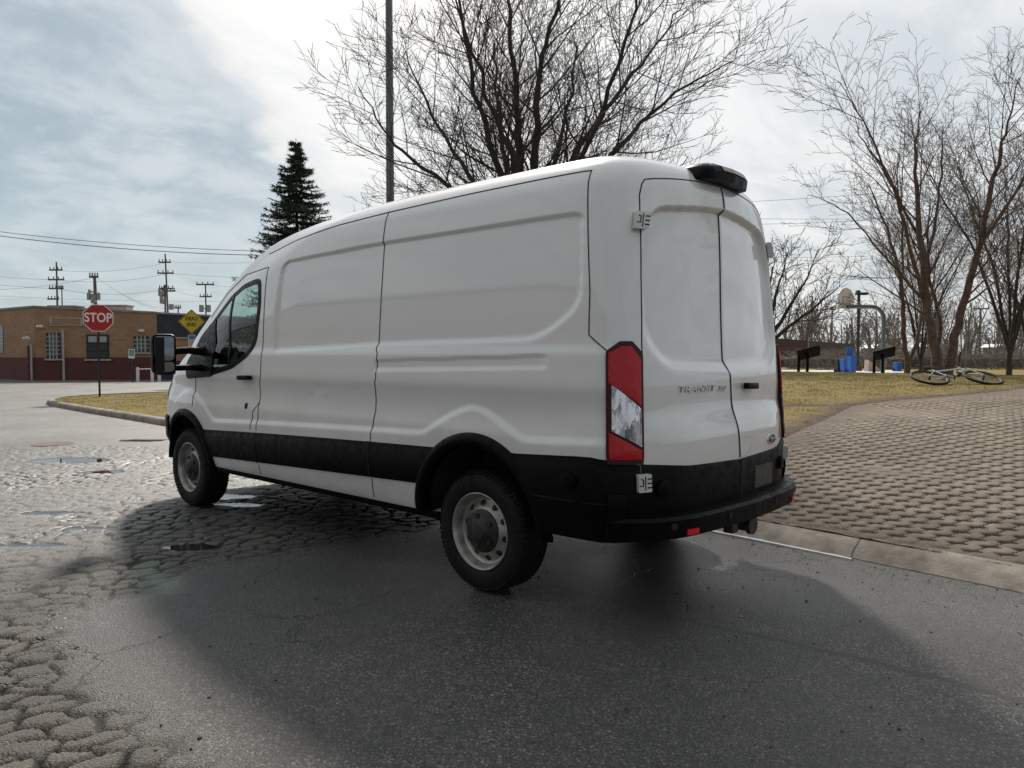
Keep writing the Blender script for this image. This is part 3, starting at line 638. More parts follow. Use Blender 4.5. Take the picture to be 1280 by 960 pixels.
# ---- wheels
def wheel(xc,yc,sd,first=None):
    W=empty('wheel',(sd*xc,yc,.352),0,van)
    if sd>0: W.rotation_euler=(0,0,math.pi)
    if first:
        for ch in first.children:
            c=ch.copy();COL.objects.link(c);c.parent=W
            for g in ch.children: e=g.copy();COL.objects.link(e);e.parent=c
        return W
    # local: outer face towards -x
    b=MB();pr=[(.105,.235),(.112,.262),(.112,.315),(.098,.343),(.07,.352),(-.07,.352),(-.098,.343),(-.114,.318),(-.117,.285),(-.112,.25),(-.104,.228),(-.096,.222)]
    b.lathe(pr,72);
    for k in range(72):   # tread / shoulder blocks
        q=2*math.pi*k/72
        for s_ in (-1,1):
            R=Matrix.Rotation(q,3,'X');b.box(R@Vector((s_*.092,0,.338)),(.034,.019,.020),rot=R@Matrix.Rotation(s_*.6,3,'Y'))
        if k%2==0: R=Matrix.Rotation(q,3,'X');b.box(R@Vector((0,0,.3485)),(.10,.02,.012),rot=R)
    ty=b.build('tyre',M['rubber'],W,smooth=True,auto=35)
    b=MB();b.lathe([(-.119,.262),(-.1185,.266)],72);
    rm=MB();rm.lathe([(.10,.21),(.09,.20),(-.06,.198),(-.088,.205),(-.104,.212),(-.112,.222),(-.110,.226),(-.100,.226)],72)
    # disc with hand holes
    N=120;rads=[.203,.190,.180,.172,.163,.154,.146,.136,.126,.112];xx=[-.058,-.046,-.042,-.044,-.049,-.055,-.062,-.070,-.078,-.080]
    vs=[];fs=[]
    for r,x in zip(rads,xx):
        for j in range(N): q=2*math.pi*j/N;vs.append((x,r*math.cos(q),r*math.sin(q)))
    for i in range(len(rads)-1):
        for j in range(N):
            fs.append((i*N+j,i*N+(j+1)%N,(i+1)*N+(j+1)%N,(i+1)*N+j))
    rm.add(vs,fs);rim=rm.build('rim',M['steel'],W,smooth=True,auto=50)
    hb_=MB()
    for k in range(10):
        q=2*math.pi*(k+.3)/10;C=Vector((-.0545,.1625*math.cos(q),.1625*math.sin(q)));e1=Vector((0,math.cos(q),math.sin(q)));e2=Vector((0,-math.sin(q),math.cos(q)));e1=(e1+Vector((.62,0,0))*1.0).normalized() if False else Vector((-.0*1,math.cos(q),math.sin(q)))
        ring_=[C+Vector((-.002,0,0))+e1*.0165*math.cos(u)+e2*.0185*math.sin(u)+Vector((.62*.0165*math.cos(u),0,0)) for u in np.linspace(0,2*math.pi,16,endpoint=False)]
        MB().add(ring_,[tuple(range(16))]).build('hand_hole',M['seam'],W)
    b=MB();b.lathe([(-.078,.128),(-.086,.127),(-.090,.120),(-.093,.095),(-.100,.080),(-.112,.060),(-.125,.050),(-.128,.040),(-.128,.001)],40)
    for k in range(5): q=2*math.pi*k/5;b.tube([(-.092,.088*math.cos(q),.088*math.sin(q)),(-.106,.088*math.cos(q),.088*math.sin(q))],.017,10)
    b.build('hub_cap',M['hubcap'],W,smooth=True,auto=35)
    b=MB();b.lathe([(.06,.14),(-.03,.14),(-.035,.001)],24);b.build('brake_drum',M['under'],W)
    return W
w0=wheel(.868,0,-1)
wheel(.868,3.75,-1,w0);wheel(.868,0,1,w0);wheel(.868,3.75,1,w0)
# mud flap behind front wheel liner
# ================================================================ GROUND
kx=pch([-60,-40,-2.34,-.57,5,12,18,20.5,22,22.9,23.3],[-3.8,-2.1,1.135,1.32,1.80,2.24,2.48,2.72,3.3,4.3,5.6])
def terr(x,y):
    x=np.asarray(x,float);y=np.asarray(y,float)
    t=np.interp(x,[2,10,13,20,26,30,60,120],[.10,.62,.79,.83,.47,.46,.46,.2]);g=np.clip((22-y)/12,0,1);g=g*g*(3-2*g);return .1+(t-.1)*g*np.where(x<16,1,1)
def terrg(x,y):
    x=np.asarray(x,float);y=np.asarray(y,float)
    t=np.interp(x,[2,10,13,20,26,30,60,120],[.10,.62,.79,.83,.47,.46,.46,.2]);yy=np.where(x>20,y-(x-20)*1.0,y);g=np.clip((22-yy)/12,0,1);g=g*g*(3-2*g);return .1+(t-.1)*g
terr=terrg
def vnoise(x,y,s,seed=0):
    """value noise, numpy"""
    x=x/s+seed*17.3;y=y/s+seed*9.1;xi=np.floor(x);yi=np.floor(y);fx=x-xi;fy=y-yi;fx=fx*fx*(3-2*fx);fy=fy*fy*(3-2*fy)
    h=lambda a,b:np.modf(np.abs(np.sin(a*127.1+b*311.7+seed*74.7)*43758.5453))[0]
    return (h(xi,yi)*(1-fx)+h(xi+1,yi)*fx)*(1-fy)+(h(xi,yi+1)*(1-fx)+h(xi+1,yi+1)*fx)*fy
def fbm(x,y,s,seed=0,o=4):
    r=0;a=1;t=0
    for i in range(o): r=r+a*vnoise(x,y,s/2**i,seed+i);t+=a;a*=.5
    return r/t
def cells(x,y,a,b,jit,seed=3):
    """jittered brick-offset cells: returns F1, F2, id"""
    u=x*.94-y*.34;v=x*.34+y*.94;gy=np.floor(v/b);F1=np.full(x.shape,1e9);F2=F1.copy();ID=np.zeros(x.shape)
    for dj in (-1,0,1):
        r=gy+dj;off=.5*(r%2);gx=np.floor(u/a-off)
        for di in (-1,0,1):
            c=gx+di;h=lambda k:np.modf(np.abs(np.sin(c*12.9898+r*78.233+k*37.7)*43758.5453))[0]
            px=(c+.5+off+jit*(h(1)-.5))*a;py=(r+.5+jit*(h(2)-.5))*b
            d=np.sqrt(((u-px)/a)**2+((v-py)/b)**2);new=d<F1
            F2=np.where(new,F1,np.minimum(F2,d));ID=np.where(new,h(5),ID);F1=np.where(new,d,F1)
    return F1,F2,ID
PUD=[(-1.66,2.30,.22,.12),(-.52,3.92,.26,.16),(-.62,3.45,.30,.10),(-.68,7.9,.5,.30),(-.75,6.5,.28,.16),(-1.95,4.35,.30,.09),(-1.9,3.42,.26,.08),(-2.42,3.2,.28,.08),(.9,9.6,.4,.2),(-2.6,6.6,.4,.12)]
COBP=[(-9,-9),(-3.05,-3),(-2.92,-.9),(-2.86,.2),(-2.82,.95),(-2.55,1.35),(-2.02,1.75),(-1.4,1.62),(-.9,1.55),(-.1,1.42),(.9,1.6),(1.5,3.2),(1.2,6.0),(.7,8.2),(.2,9.6),(-1.2,10.6),(-9,11.5)]
def roadh(X,Y):
    w1=(fbm(X,Y,.5,2)-.5)*.45
    sd=sdpoly(COBP,X+w1,Y-w1*.8);zone=1-sst(-.22,.10,sd)
    fill=sst(.36,.58,fbm(X,Y,.9,11));  # where the joints are clogged flush
    near=1-sst(1.0,3.6,Y)                # stones stand prouder in the near corner
    wx=(fbm(X,Y,.16,31,3)-.5)*.13;wy=(fbm(X,Y,.16,41,3)-.5)*.13
    F1,F2,ID=cells(X+wx,Y+wy,.18,.118,.75)
    e=(F2-F1);gapw=.11+.14*near*ID+.09*(1-near)
    top=sst(gapw*.25,gapw,e)*(1-sst(.50,.80,F1))
    amp=zone*(1-.62*fill*(1-.45*near))*(.60+.40*near+.3*sst(2,4,Y))
    h=-.024*amp*(1-top)+.004*zone*top*(ID-.3)
    h+=(fbm(X,Y,2.2,5)-.5)*.012*(1-sst(8,12,Y))
    pud=np.zeros_like(X)
    for (a,b,ra,rb) in PUD:
        u=(X-a)*RH[0]+(Y-b)*RH[1];v=(X-a)*FH[0]+(Y-b)*FH[1]
        q=1-np.hypot(u/ra,v/rb)+ (fbm(X,Y,.22,int(abs(a*10)+3))-.5)*1.0
        pud=np.maximum(pud,sst(-.02,.06,q))
    lev=-.006+(fbm(X,Y,2.2,5)-.5)*.0
    hb=h-.017*sst(0,1,pud)*(1-near*.6);lv=-.008
    wetm=np.where(top*zone>.6,pud*.25*(1-near),pud)
    h=np.where(pud>.02,np.maximum(hb,lv),h)
    wetm=((pud>.02)&(hb<lv)).astype(float)
    wetm=np.maximum(wetm,.42*near*zone*sst(-.012,-.018,h)*sst(.5,.6,fbm(X,Y,.6,71)))
    wetm=np.maximum(wetm,.55*np.exp(-((X-.25)/.45)**2-((Y+1.05)/.45)**2))
    stone=zone*top*(1-.6*fill);gap=zone*(1-top)*np.clip(amp*1.25,0,1)
    for (xx,yy) in ((-.87,0),(.87,0),(-.87,3.75),(.87,3.75)):
        k=np.exp(-((X-xx)**2+(Y-yy)**2)/.09);h=h*(1-k)-.001*k
    sl=np.exp(-((X+.55-.05*np.sin(Y*2.3)-(fbm(X,Y,.3,61)-.5)*.12)/(.012+.02*fbm(X,Y,.4,62)))**2)*(1-sst(.1,.9,Y))*sst(.35,.5,fbm(X,Y,.7,63)+.1)
    return h,stone,gap,wetm,near*zone,sl
x=np.r_[np.arange(-6.0,-4.0,.05),np.arange(-4.0,1.0,.017),np.arange(1.0,4.0,.04)];y=np.r_[np.arange(-3.2,4.6,.017),np.arange(4.6,8,.026),np.arange(8,13.01,.045)]
XX,YY=np.meshgrid(x,y);XX=np.minimum(XX,kx(YY)+.02)
h,st,gp,wt,nr,sl=roadh(XX,YY)
edge=sst(0,.6,XX+6)*sst(0,.3,YY+3.2)*sst(0,1.2,13-YY)*sst(0,.1,kx(YY)+.02-XX+1e-6)
h=h*edge
Vr=np.stack([XX,YY,h],2).reshape(-1,3);Fr=gridF(len(y),len(x))
ok=(np.ptp(XX.ravel()[Fr],axis=1)>1e-4);Fr=Fr[ok]
Aa={'stone':(st*edge).ravel(),'gap':(gp*edge).ravel(),'wet':(wt*edge).ravel(),'near':nr.ravel(),'tar':(sl*edge).ravel()}
# surrounding flat asphalt, joined in the same mesh
ext=[];ef=[];
def quad(x0,x1,y0,y1,n=1):
    ys=np.linspace(y0,y1,n+1)
    for a,b in zip(ys,ys[1:]):
        xa=x1(a) if callable(x1) else x1;xb=x1(b) if callable(x1) else x1
        k=len(Vr)+len(ext);ext.extend([(x0,a,0),(xa,a,0),(xb,b,0),(x0,b,0)]);ef.append((k,k+1,k+2,k+3))
kf=lambda y:float(kx(y))+.02
quad(-60,-6.0,-40,23.3);quad(-6.0,kf,-40,-3.2,12);quad(-6.0,kf,13,23.3,30);quad(-60,90,23.3,60)
NE=len(ext);Vr=np.concatenate([Vr,np.array(ext)]);Fr=np.concatenate([Fr,np.array(ef)])
Aa={k:np.r_[v,np.zeros(NE)] for k,v in Aa.items()}
def asphalt():
    m=base_mat('wet_asphalt',(.06,.06,.06,1),.5);t=NT(m);b=t.n['Principled BSDF'];tc=t.new('ShaderNodeTexCoord').outputs['Object']
    at_=lambda n:t.new('ShaderNodeAttribute',attribute_name=n).outputs['Fac']
    stone,gap,wet,near=at_('stone'),at_('gap'),at_('wet'),at_('near')
    ag=t.new('ShaderNodeTexVoronoi',ins={'Scale':140.0});t.l.new(tc,ag.inputs['Vector'])
    agc0=t.ramp(ag.outputs['Color'],[(0,(.004,.004,.005,1)),(.33,(.020,.0195,.019,1)),(.6,(.075,.071,.066,1)),(.8,(.18,.17,.155,1)),(.95,(.46,.43,.39,1))])
    agc=t.mix(t.mapr(t.new('ShaderNodeSeparateXYZ',ins={'Vector':tc}).outputs[1],4,14,0,.75),agc0,(.20,.19,.175,1));big=t.noise(tc,.9,5,.6);pat=t.mapr(big,.38,.62,0,1);med=t.noise(tc,6,5,.65)  # asphalt colour lightened towards the distance, standing in for sun glare
    c=t.mix(t.mapr(med,.35,.7,0,.5),agc,(.025,.0245,.024,1));c=t.mix(t.math('MULTIPLY',pat,.35),c,(.055,.052,.048,1))
    sx=t.new('ShaderNodeSeparateXYZ');t.l.new(tc,sx.inputs[0])
    tan=t.mix(t.mapr(t.noise(tc,85,4,.8),.38,.62,0,1),(.34,.30,.235,1),(.11,.095,.075,1))
    c=t.mix(t.math('MULTIPLY',near,t.math('MULTIPLY',stone,.72)),c,tan)
    c=t.mix(t.math('MULTIPLY',stone,.15),c,(.10,.09,.075,1));c=t.mix(t.math('MULTIPLY',gap,.95),c,(.012,.0115,.011,1))
    # fine cracks in the smooth patch
    wn=t.new('ShaderNodeVectorMath',operation='ADD');t.l.new(tc,wn.inputs[0]);nz=t.new('ShaderNodeTexNoise',ins={'Scale':3.0,'Detail':4.0});t.l.new(tc,nz.inputs['Vector']);sc_=t.new('ShaderNodeVectorMath',operation='SCALE',ins={'Scale':.5});t.l.new(nz.outputs['Color'],sc_.inputs[0]);t.l.new(sc_.outputs[0],wn.inputs[1])
    vo=t.new('ShaderNodeTexVoronoi',feature='DISTANCE_TO_EDGE',ins={'Scale':1.1});t.l.new(wn.outputs[0],vo.inputs['Vector'])
    ck=t.mapr(vo.outputs['Distance'],.0,.006,1,0);ck=t.math('MULTIPLY',ck,t.mapr(t.noise(tc,.6,2),.45,.6,0,.8));c=t.mix(ck,c,(.012,.012,.012,1))
    # darker damp seam running alongside the kerb, lighter dry strip at the kerb
    c=t.mix(t.math('MULTIPLY',at_('tar'),.9),c,(.010,.010,.0105,1));lg=t.mapr(t.noise(tc,.35,5,.65),.38,.62,0,.5);c=t.mix(lg,c,(.018,.018,.0185,1));c=t.mix(wet,c,(.02,.02,.021,1));t.l.new(c,b.inputs['Base Color'])
    damp=t.mapr(t.noise(tc,.55,4,.6),.35,.65,0,1)
    zone=t.math('MAXIMUM',stone,gap)
    r=t.math('SUBTRACT',.53,t.math('MULTIPLY',damp,.14));r=t.math('SUBTRACT',r,t.math('MULTIPLY',zone,.08));r=t.math('ADD',r,t.math('MULTIPLY',near,.18))
    far=t.mapr(sx.outputs['Y'],2.0,12,.02,-.10);r=t.math('SUBTRACT',r,far);r=t.math('ADD',r,t.math('MULTIPLY',t.math('SUBTRACT',ag.outputs['Distance'],.4),.15))
    mixr=t.new('ShaderNodeMix',data_type='FLOAT');t.l.new(wet,mixr.inputs[0]);t.l.new(r,mixr.inputs[2]);mixr.inputs[3].default_value=.02;t.l.new(mixr.outputs[0],b.inputs['Roughness'])
    hh=t.math('ADD',t.math('MULTIPLY',ag.outputs['Distance'],-.6),t.math('MULTIPLY',t.noise(tc,60,4,.75),1.1));hh=t.math('ADD',hh,t.math('MULTIPLY',t.math('MULTIPLY',t.noise(tc,95,3,.8),near),1.6));hh=t.math('SUBTRACT',hh,t.math('MULTIPLY',ck,2))
    bs=t.math('MULTIPLY',t.math('SUBTRACT',1,wet),t.mapr(sx.outputs['Y'],1,11,.95,.35))
    bn=t.new('ShaderNodeBump',ins={'Height':hh,'Distance':.009});t.l.new(bs,bn.inputs['Strength']);t.l.new(bn.outputs[0],b.inputs['Normal'])
    t.l.new(t.math('MULTIPLY',t.math('SUBTRACT',1,t.math('MULTIPLY',gap,.85)),t.math('SUBTRACT',.75,t.math('MULTIPLY',near,.35))),b.inputs['Specular IOR Level'])
    return m
M['asphalt']=asphalt()
tag(npmesh('road',Vr,Fr,M['asphalt'],smooth=True,attrs=Aa),kind='structure')
# base ground to the horizon
m=noisy('far_ground',(.13,.11,.075),(.09,.08,.06),.08,.95);g=MB();g.add([(-900,-900,-.06),(900,-900,-.06),(900,900,-.06),(-900,900,-.06)],[(0,1,2,3)]);tag(g.build('ground',m),kind='structure')
# kerb
def kerb_profile(y):
    k=float(sst(1.5,6,y)) # 0 = worn flush apron kerb, 1 = upright kerb
    lo=[(0,-.03),(.0,.004),(.03,.020),(.10,.060),(.18,.090),(.28,.098),(.30,.05)]
    up=[(0,-.03),(.0,.06),(.02,.10),(.05,.125),(.14,.13),(.17,.125),(.18,.05)]
    return [(a[0]*(1-k)+b[0]*k,a[1]*(1-k)+b[1]*k) for a,b in zip(lo,up)]
ys=np.r_[np.arange(-40,-5,1.),np.arange(-5,3,.05),np.arange(3,20,.25),np.arange(20,23.3,.08)]
P=[np.array([kf(y)-.02,y]) for y in ys]+[np.array([q,23.3+.12*math.sin(q)*0]) for q in np.arange(5.9,16,.6)]
vs=[];fs=[]
for i,p in enumerate(P):
    t_=(P[min(i+1,len(P)-1)]-P[max(i-1,0)]);t_/=np.linalg.norm(t_);n_=np.array([t_[1],-t_[0]]);y_=p[1]
    wob=(vnoise(np.array([p[0]]),np.array([y_]),.25,3)[0]-.5)*.03*(1-float(sst(1,5,y_)))
    for a,z in kerb_profile(y_): vs.append((p[0]+n_[0]*(a+(wob if a>0 else wob*.6)),y_+n_[1]*(a+wob*(a>0)),z))
for i in range(len(P)-1):
    for k in range(6): fs.append((i*7+k,i*7+k+1,(i+1)*7+k+1,(i+1)*7+k))
tag(MB().add(vs,fs).build('kerb',M['kerb'],smooth=True,auto=50),kind='structure')
b=MB();vs=[];fs=[]
yy=np.arange(-1.35,1.4,.04)
for i,y_ in enumerate(yy):
    w=.012+.022*vnoise(np.array([y_]),np.array([0.]),.12,8)[0];x0=kf(y_)-.065;
    for dx,dz in ((-.01,-.02),(0,.009),(w,.011),(w+.01,-.0)): vs.append((x0+dx,y_,dz))
for i in range(len(yy)-1):
    for k in range(3): fs.append((i*4+k,i*4+k+1,i*4+k+5,i*4+k+4))
tag(b.add(vs,fs).build('kerb_paint_line',M['whitep'],smooth=True,auto=50),kind='structure')
# lawn terrain
APR=[(1.0,-2.3),(-2.6,-40),(-3,-60),(60,-60),(60,-14),(40,-8),(16,-1.6),(12.8,-.58),(12,-.34),(10.75,.28),(9.65,.98),(8.9,1.28),(7.94,1.15),(6.31,.99),(5.05,.85),(1.5,.6),(1.3,.55)]
ty=np.r_[np.arange(-40,-4,1.5),np.arange(-4,6,.09),np.arange(6,23.2,.3),[23.2]]
tu=np.r_[np.arange(0,15,.09),np.arange(15,40,.5),np.arange(40,100,4.)]
TX,TY=np.meshgrid(tu,ty);TX=TX+kx(TY)+.14+.16*(1-sst(1.5,6,TY))
TZ=terr(TX,TY)+(fbm(TX,TY,.8,4)-.5)*.035
sdA=sdpoly(APR,TX+(fbm(TX,TY,.5,21)-.5)*.5,TY+(fbm(TX,TY,.5,22)-.5)*.5)
sdr=sdpoly(APR,TX,TY);TZ=np.where(sdr<.15,TZ-.05*np.clip((.15-sdr)/.15,0,1),TZ)
dx,dy=TX-8.88,TY-1.3;ln=np.clip((dy)/4.,0,1);dl=np.hypot(TX-(8.88-1.3*ln),TY-(1.3+4*ln))+(fbm(TX,TY,.4,9)-.5)*.15
dirt=np.maximum(1-sst(.10,.75,sdA+(fbm(TX,TY,.18,33)-.5)*.7),(1-sst(.12,.28,dl))*(TY>1.0))
Vt=np.stack([TX,TY,TZ],2).reshape(-1,3)
def lawnmat():
    m=base_mat('dormant_lawn',(.2,.16,.06,1),.95);t=NT(m);b=t.n['Principled BSDF'];tc=t.new('ShaderNodeTexCoord').outputs['Object']
    d=t.new('ShaderNodeAttribute',attribute_name='dirt').outputs['Fac'];n1=t.noise(tc,.7,5,.65);n2=t.noise(tc,16,4,.7);n3=t.noise(tc,3.1,4,.6)
    c=t.mix(t.mapr(n1,.35,.65,0,1),(.27,.205,.085,1),(.21,.168,.063,1));c=t.mix(t.mapr(n3,.5,.7,0,.5),c,(.19,.165,.055,1));c=t.mix(t.mapr(n2,.4,.75,0,.6),c,(.13,.10,.042,1))
    dd=t.mix(t.mapr(n2,.35,.65,0,1),(.085,.062,.048,1),(.15,.115,.09,1));c=t.mix(d,c,dd);t.l.new(c,b.inputs['Base Color'])
    bn=t.new('ShaderNodeBump',ins={'Height':n2,'Strength':.9,'Distance':.03});t.l.new(bn.outputs[0],b.inputs['Normal']);b.inputs['Specular IOR Level'].default_value=.1;return m
M['lawn']=lawnmat()
tag(npmesh('lawn_ground',Vt,gridF(len(ty),len(tu)),M['lawn'],attrs={'dirt':dirt.ravel()}),kind='structure')
# second lawn sheet far right-back (beyond y=23)
tx2=np.arange(22,110,2.);ty2=np.arange(23.2,90,2.);A_,B_=np.meshgrid(tx2,ty2);tag(npmesh('far_lawn_ground',np.stack([A_,B_,terr(A_,B_)-.002],2).reshape(-1,3),gridF(len(ty2),len(tx2)),M['lawn'],attrs={'dirt':np.zeros(A_.size)}),kind='structure')
# paver apron
def paver(X,Y):
    u=-Y*.985+X*.17;v=X*.985+Y*.17;wu=(fbm(X,Y,1.3,51)-.5)*.025;u=u+wu;v=v+wu
    a,b_=.185,.165;r=np.floor(v/b_);hole=np.full(X.shape,9.);jt=hole.copy()
    for dj in (-1,0,1,2):
        rr_=r+dj;off=.5*(rr_%2);c=np.floor(u/a-off)
        for di in (-1,0,1):
            px=(c+di+.5+off)*a;py=(rr_+.5)*b_;du=u-px;dv=v-py
            hole=np.minimum(hole,np.maximum(np.abs(du)/.078+np.abs(dv)/.046*.6,np.abs(dv)/.036)-.0)
            # joints to the upper right neighbour
            ex,ey=a*.5,b_;L=math.hypot(ex,ey);s=(du*ex+dv*ey)/L;p=np.abs(du*ey-dv*ex)/L
            jt=np.minimum(jt,np.where((s>0)&(s<L),p,9))
    hs=1-sst(.86,1.02,hole);js=(1-sst(.005,.013,jt))*.85
    return np.maximum(hs,js),r
def apron(x,y,name):
    X,Y=np.meshgrid(x,y);X=np.maximum(X,kx(Y)+.22);g,_=paver(X,Y)
    sd=sdpoly(APR,X,Y);sdn=sdpoly(APR,X+(fbm(X,Y,.5,21)-.5)*.3,Y+(fbm(X,Y,.5,22)-.5)*.3);dirt=sst(-.8,.0,sdn)*sst(.42,.62,fbm(X,Y,.3,15)+.12+.2*sst(-.3,0,sdn))
    ke=1-sst(.22,.52,X-kx(Y)+ (fbm(X,Y,.3,16)-.5)*.25);dirt=np.maximum(dirt,ke*.9)
    cl=sst(.60,.75,fbm(X,Y,1.1,18))*.6
    g=g*(1-cl)*(1-dirt*.8)
    Z=terr(X,Y)+.012-.017*g-.012*dirt+(fbm(X,Y,.9,14)-.5)*.03+.01*(fbm(X,Y,.05,19)-.5)*dirt
    Z=np.where(X-kx(Y)<.36,np.maximum(Z,.06),Z)
    Fg=gridF(len(y),len(x));keep=(sd.ravel()[Fg].max(1)<.02)&(np.ptp(X.ravel()[Fg],axis=1)>1e-4);Fg=Fg[keep];u_,inv=np.unique(Fg,return_inverse=True)
    Vv=np.stack([X,Y,Z],2).reshape(-1,3)
    return Vv[u_],inv.reshape(-1,4),g.ravel()[u_],dirt.ravel()[u_]
parts=[apron(np.arange(1.3,7.0,.0145),np.arange(-3.4,1.35,.0145),0),apron(np.arange(6.98,17.0,.035),np.arange(-2.6,1.4,.03),0),apron(np.arange(1.0,7.0,.09),np.arange(-16,-3.38,.09),0),apron(np.arange(6.98,40,.3),np.arange(-16,-2.58,.3),0),apron(np.arange(16.98,40,.3),np.arange(-2.6,1.4,.3),0)]
o=0;Vs=[];Fs=[];G=[];Dd=[]
for v_,f_,g_,d_ in parts: Vs.append(v_);Fs.append(f_+o);G.append(g_);Dd.append(d_);o+=len(v_)
def pavermat():
    m=base_mat('open_joint_pavers',(.3,.25,.2,1),.9);t=NT(m);b=t.n['Principled BSDF'];tc=t.new('ShaderNodeTexCoord').outputs['Object']
    g=t.new('ShaderNodeAttribute',attribute_name='gap').outputs['Fac'];d=t.new('ShaderNodeAttribute',attribute_name='dirt').outputs['Fac'];n1=t.noise(tc,.6,5,.6);n2=t.noise(tc,38,4,.65);n3=t.noise(tc,6,4,.6)
    c=t.mix(t.mapr(n1,.35,.65,0,1),(.25,.205,.155,1),(.17,.142,.112,1));vb=t.new('ShaderNodeTexVoronoi',ins={'Scale':5.6});t.l.new(tc,vb.inputs['Vector']);sb=t.new('ShaderNodeSeparateColor');t.l.new(vb.outputs['Color'],sb.inputs[0]);c=t.mix(t.mapr(sb.outputs[0],0,1,0,.42),c,(.13,.105,.085,1));c=t.mix(t.mapr(sb.outputs[1],.7,1,0,.4),c,(.36,.30,.235,1));c=t.mix(t.mapr(n2,.35,.7,0,.5),c,(.11,.09,.075,1));c=t.mix(t.mapr(n3,.45,.75,0,.35),c,(.33,.275,.22,1))
    c=t.mix(t.mapr(g,.12,.6,0,.95),c,(.028,.021,.017,1));dd=t.mix(t.mapr(n2,.4,.6,0,1),(.055,.043,.036,1),(.16,.125,.10,1));c=t.mix(t.math('MULTIPLY',d,.8),c,dd);t.l.new(c,b.inputs['Base Color'])
    bn=t.new('ShaderNodeBump',ins={'Height':n2,'Strength':.6,'Distance':.008});t.l.new(bn.outputs[0],b.inputs['Normal']);b.inputs['Specular IOR Level'].default_value=.25;return m
tag(npmesh('paver_apron',np.concatenate(Vs),np.concatenate(Fs),pavermat(),attrs={'gap':np.concatenate(G),'dirt':np.concatenate(Dd)}),kind='structure')
# grass blades (uncountable)
def blades(name,n,xr,yr,hmin,hmax,keepf,label=None):
    x=RNG.uniform(*xr,n);y=RNG.uniform(*yr,n);k=keepf(x,y);x=x[k];y=y[k];n=len(x)
    d=sdpoly(APR,x+(fbm(x,y,.5,21)-.5)*.4,y+(fbm(x,y,.5,22)-.5)*.4);k=(RNG.random(n)<sst(.05,.8,d)*(.35+.65*sst(.35,.6,fbm(x,y,.25,44))));x=x[k];y=y[k];n=len(x)
    z=terr(x,y)+(fbm(x,y,.8,4)-.5)*.035-.005;a=RNG.uniform(0,2*np.pi,n);w=RNG.uniform(.0012,.0028,n)*(1+.05*np.hypot(x+4,y+3));h=RNG.uniform(hmin,hmax,n)*(.6+.8*fbm(x,y,.5,6));l=RNG.uniform(-.04,.04,(n,2))
    c,s=np.cos(a)*w,np.sin(a)*w;V=np.empty((n,3,3));V[:,0]=np.c_[x-c,y-s,z];V[:,1]=np.c_[x+c,y+s,z];V[:,2]=np.c_[x+l[:,0],y+l[:,1],z+h]
    return npmesh(name,V.reshape(-1,3),np.arange(n*3).reshape(-1,3),M['blade'],smooth=False)
m=base_mat('grass_blade',(.2,.16,.06,1),.9);t=NT(m);b=t.n['Principled BSDF'];ge=t.new('ShaderNodeNewGeometry').outputs['Random Per Island'];t.l.new(t.ramp(ge,[(0,(.30,.23,.10,1)),(.45,(.24,.185,.072,1)),(.7,(.16,.14,.055,1)),(1,(.36,.29,.145,1))]),b.inputs['Base Color']);b.inputs['Specular IOR Level'].default_value=.1;M['blade']=m
tag(blades('grass',430000,(4.5,27),(-2.5,12),.012,.034,lambda x,y:((y+3.15)>.14*(x+4.1))&(((y+3.15)<.46*(x+4.1)))),'tan dormant grass blades covering the sloping lawn','grass',kind='stuff')
tag(blades('grass',60000,(2.3,9),(9.5,23.2),.012,.034,lambda x,y:(x>kx(y)+.2)&((x+4.1)<.62*(y+3.15))),'tan dormant grass blades covering the kerbed island','grass',kind='stuff')
# court slab
b=MB();C=at(1040,35,.0);P=[at(930,30.5),at(1120,31.5),at(1150,34),at(1120,44),at(930,44)];b.add([(p.x,p.y,.485) for p in P]+[(p.x,p.y,.3) for p in P],[(0,1,2,3,4)]+[(i,(i+1)%5,(i+1)%5+5,i+5) for i in range(5)])
tag(b.build('court_pavement',M['court']),kind='structure')
# manhole
p=Vector((-.24,10.05,0));b=MB();b.lathe([(-.01,.30),(.006,.295),(.008,.27),(.006,.26),(.004,.001)],32,Matrix.Translation(p)@Matrix.Rotation(-math.pi/2,4,'Y'))
tag(b.build('manhole_cover',noisy('rusty_iron',(.10,.045,.03),(.06,.03,.022),20,.6,.4,60)),'rusty red manhole cover beside a puddle in the left roadway','manhole cover')
# ================================================================ TREES
class TB:
    def __init__(s): s.V=[];s.F=[];s.n=0
    def tube(s,P,R,k):
        P=np.asarray(P,float);n=len(P);T=np.gradient(P,axis=0);T/=np.linalg.norm(T,axis=1,keepdims=True)+1e-9
        a=np.array([0,0,1.]) if abs(T[0,2])<.9 else np.array([1.,0,0]);E=a-T*(T@a)[:,None];E/=np.linalg.norm(E,axis=1,keepdims=True)+1e-9;G=np.cross(T,E)
        q=2*np.pi*np.arange(k)/k;V=P[:,None]+(E[:,None]*np.cos(q)[None,:,None]+G[:,None]*np.sin(q)[None,:,None])*np.asarray(R)[:,None,None]
        i=np.arange(n-1)[:,None]*k+np.arange(k)[None];j=np.arange(n-1)[:,None]*k+(np.arange(k)[None]+1)%k
        s.F.append(np.stack([i,j,j+k,i+k],2).reshape(-1,4)+s.n);s.V.append(V.reshape(-1,3));s.n+=n*k
    def build(s,name,mat,parent=None): return npmesh(name,np.concatenate(s.V),np.concatenate(s.F),mat,parent)
def rotv(d,ang,az):
    d=d/np.linalg.norm(d);a=np.array([0,0,1.]) if abs(d[2])<.95 else np.array([1.,0,0]);e=np.cross(d,a);e/=np.linalg.norm(e);g=np.cross(d,e)
    return d*math.cos(ang)+(e*math.cos(az)+g*math.sin(az))*math.sin(ang)
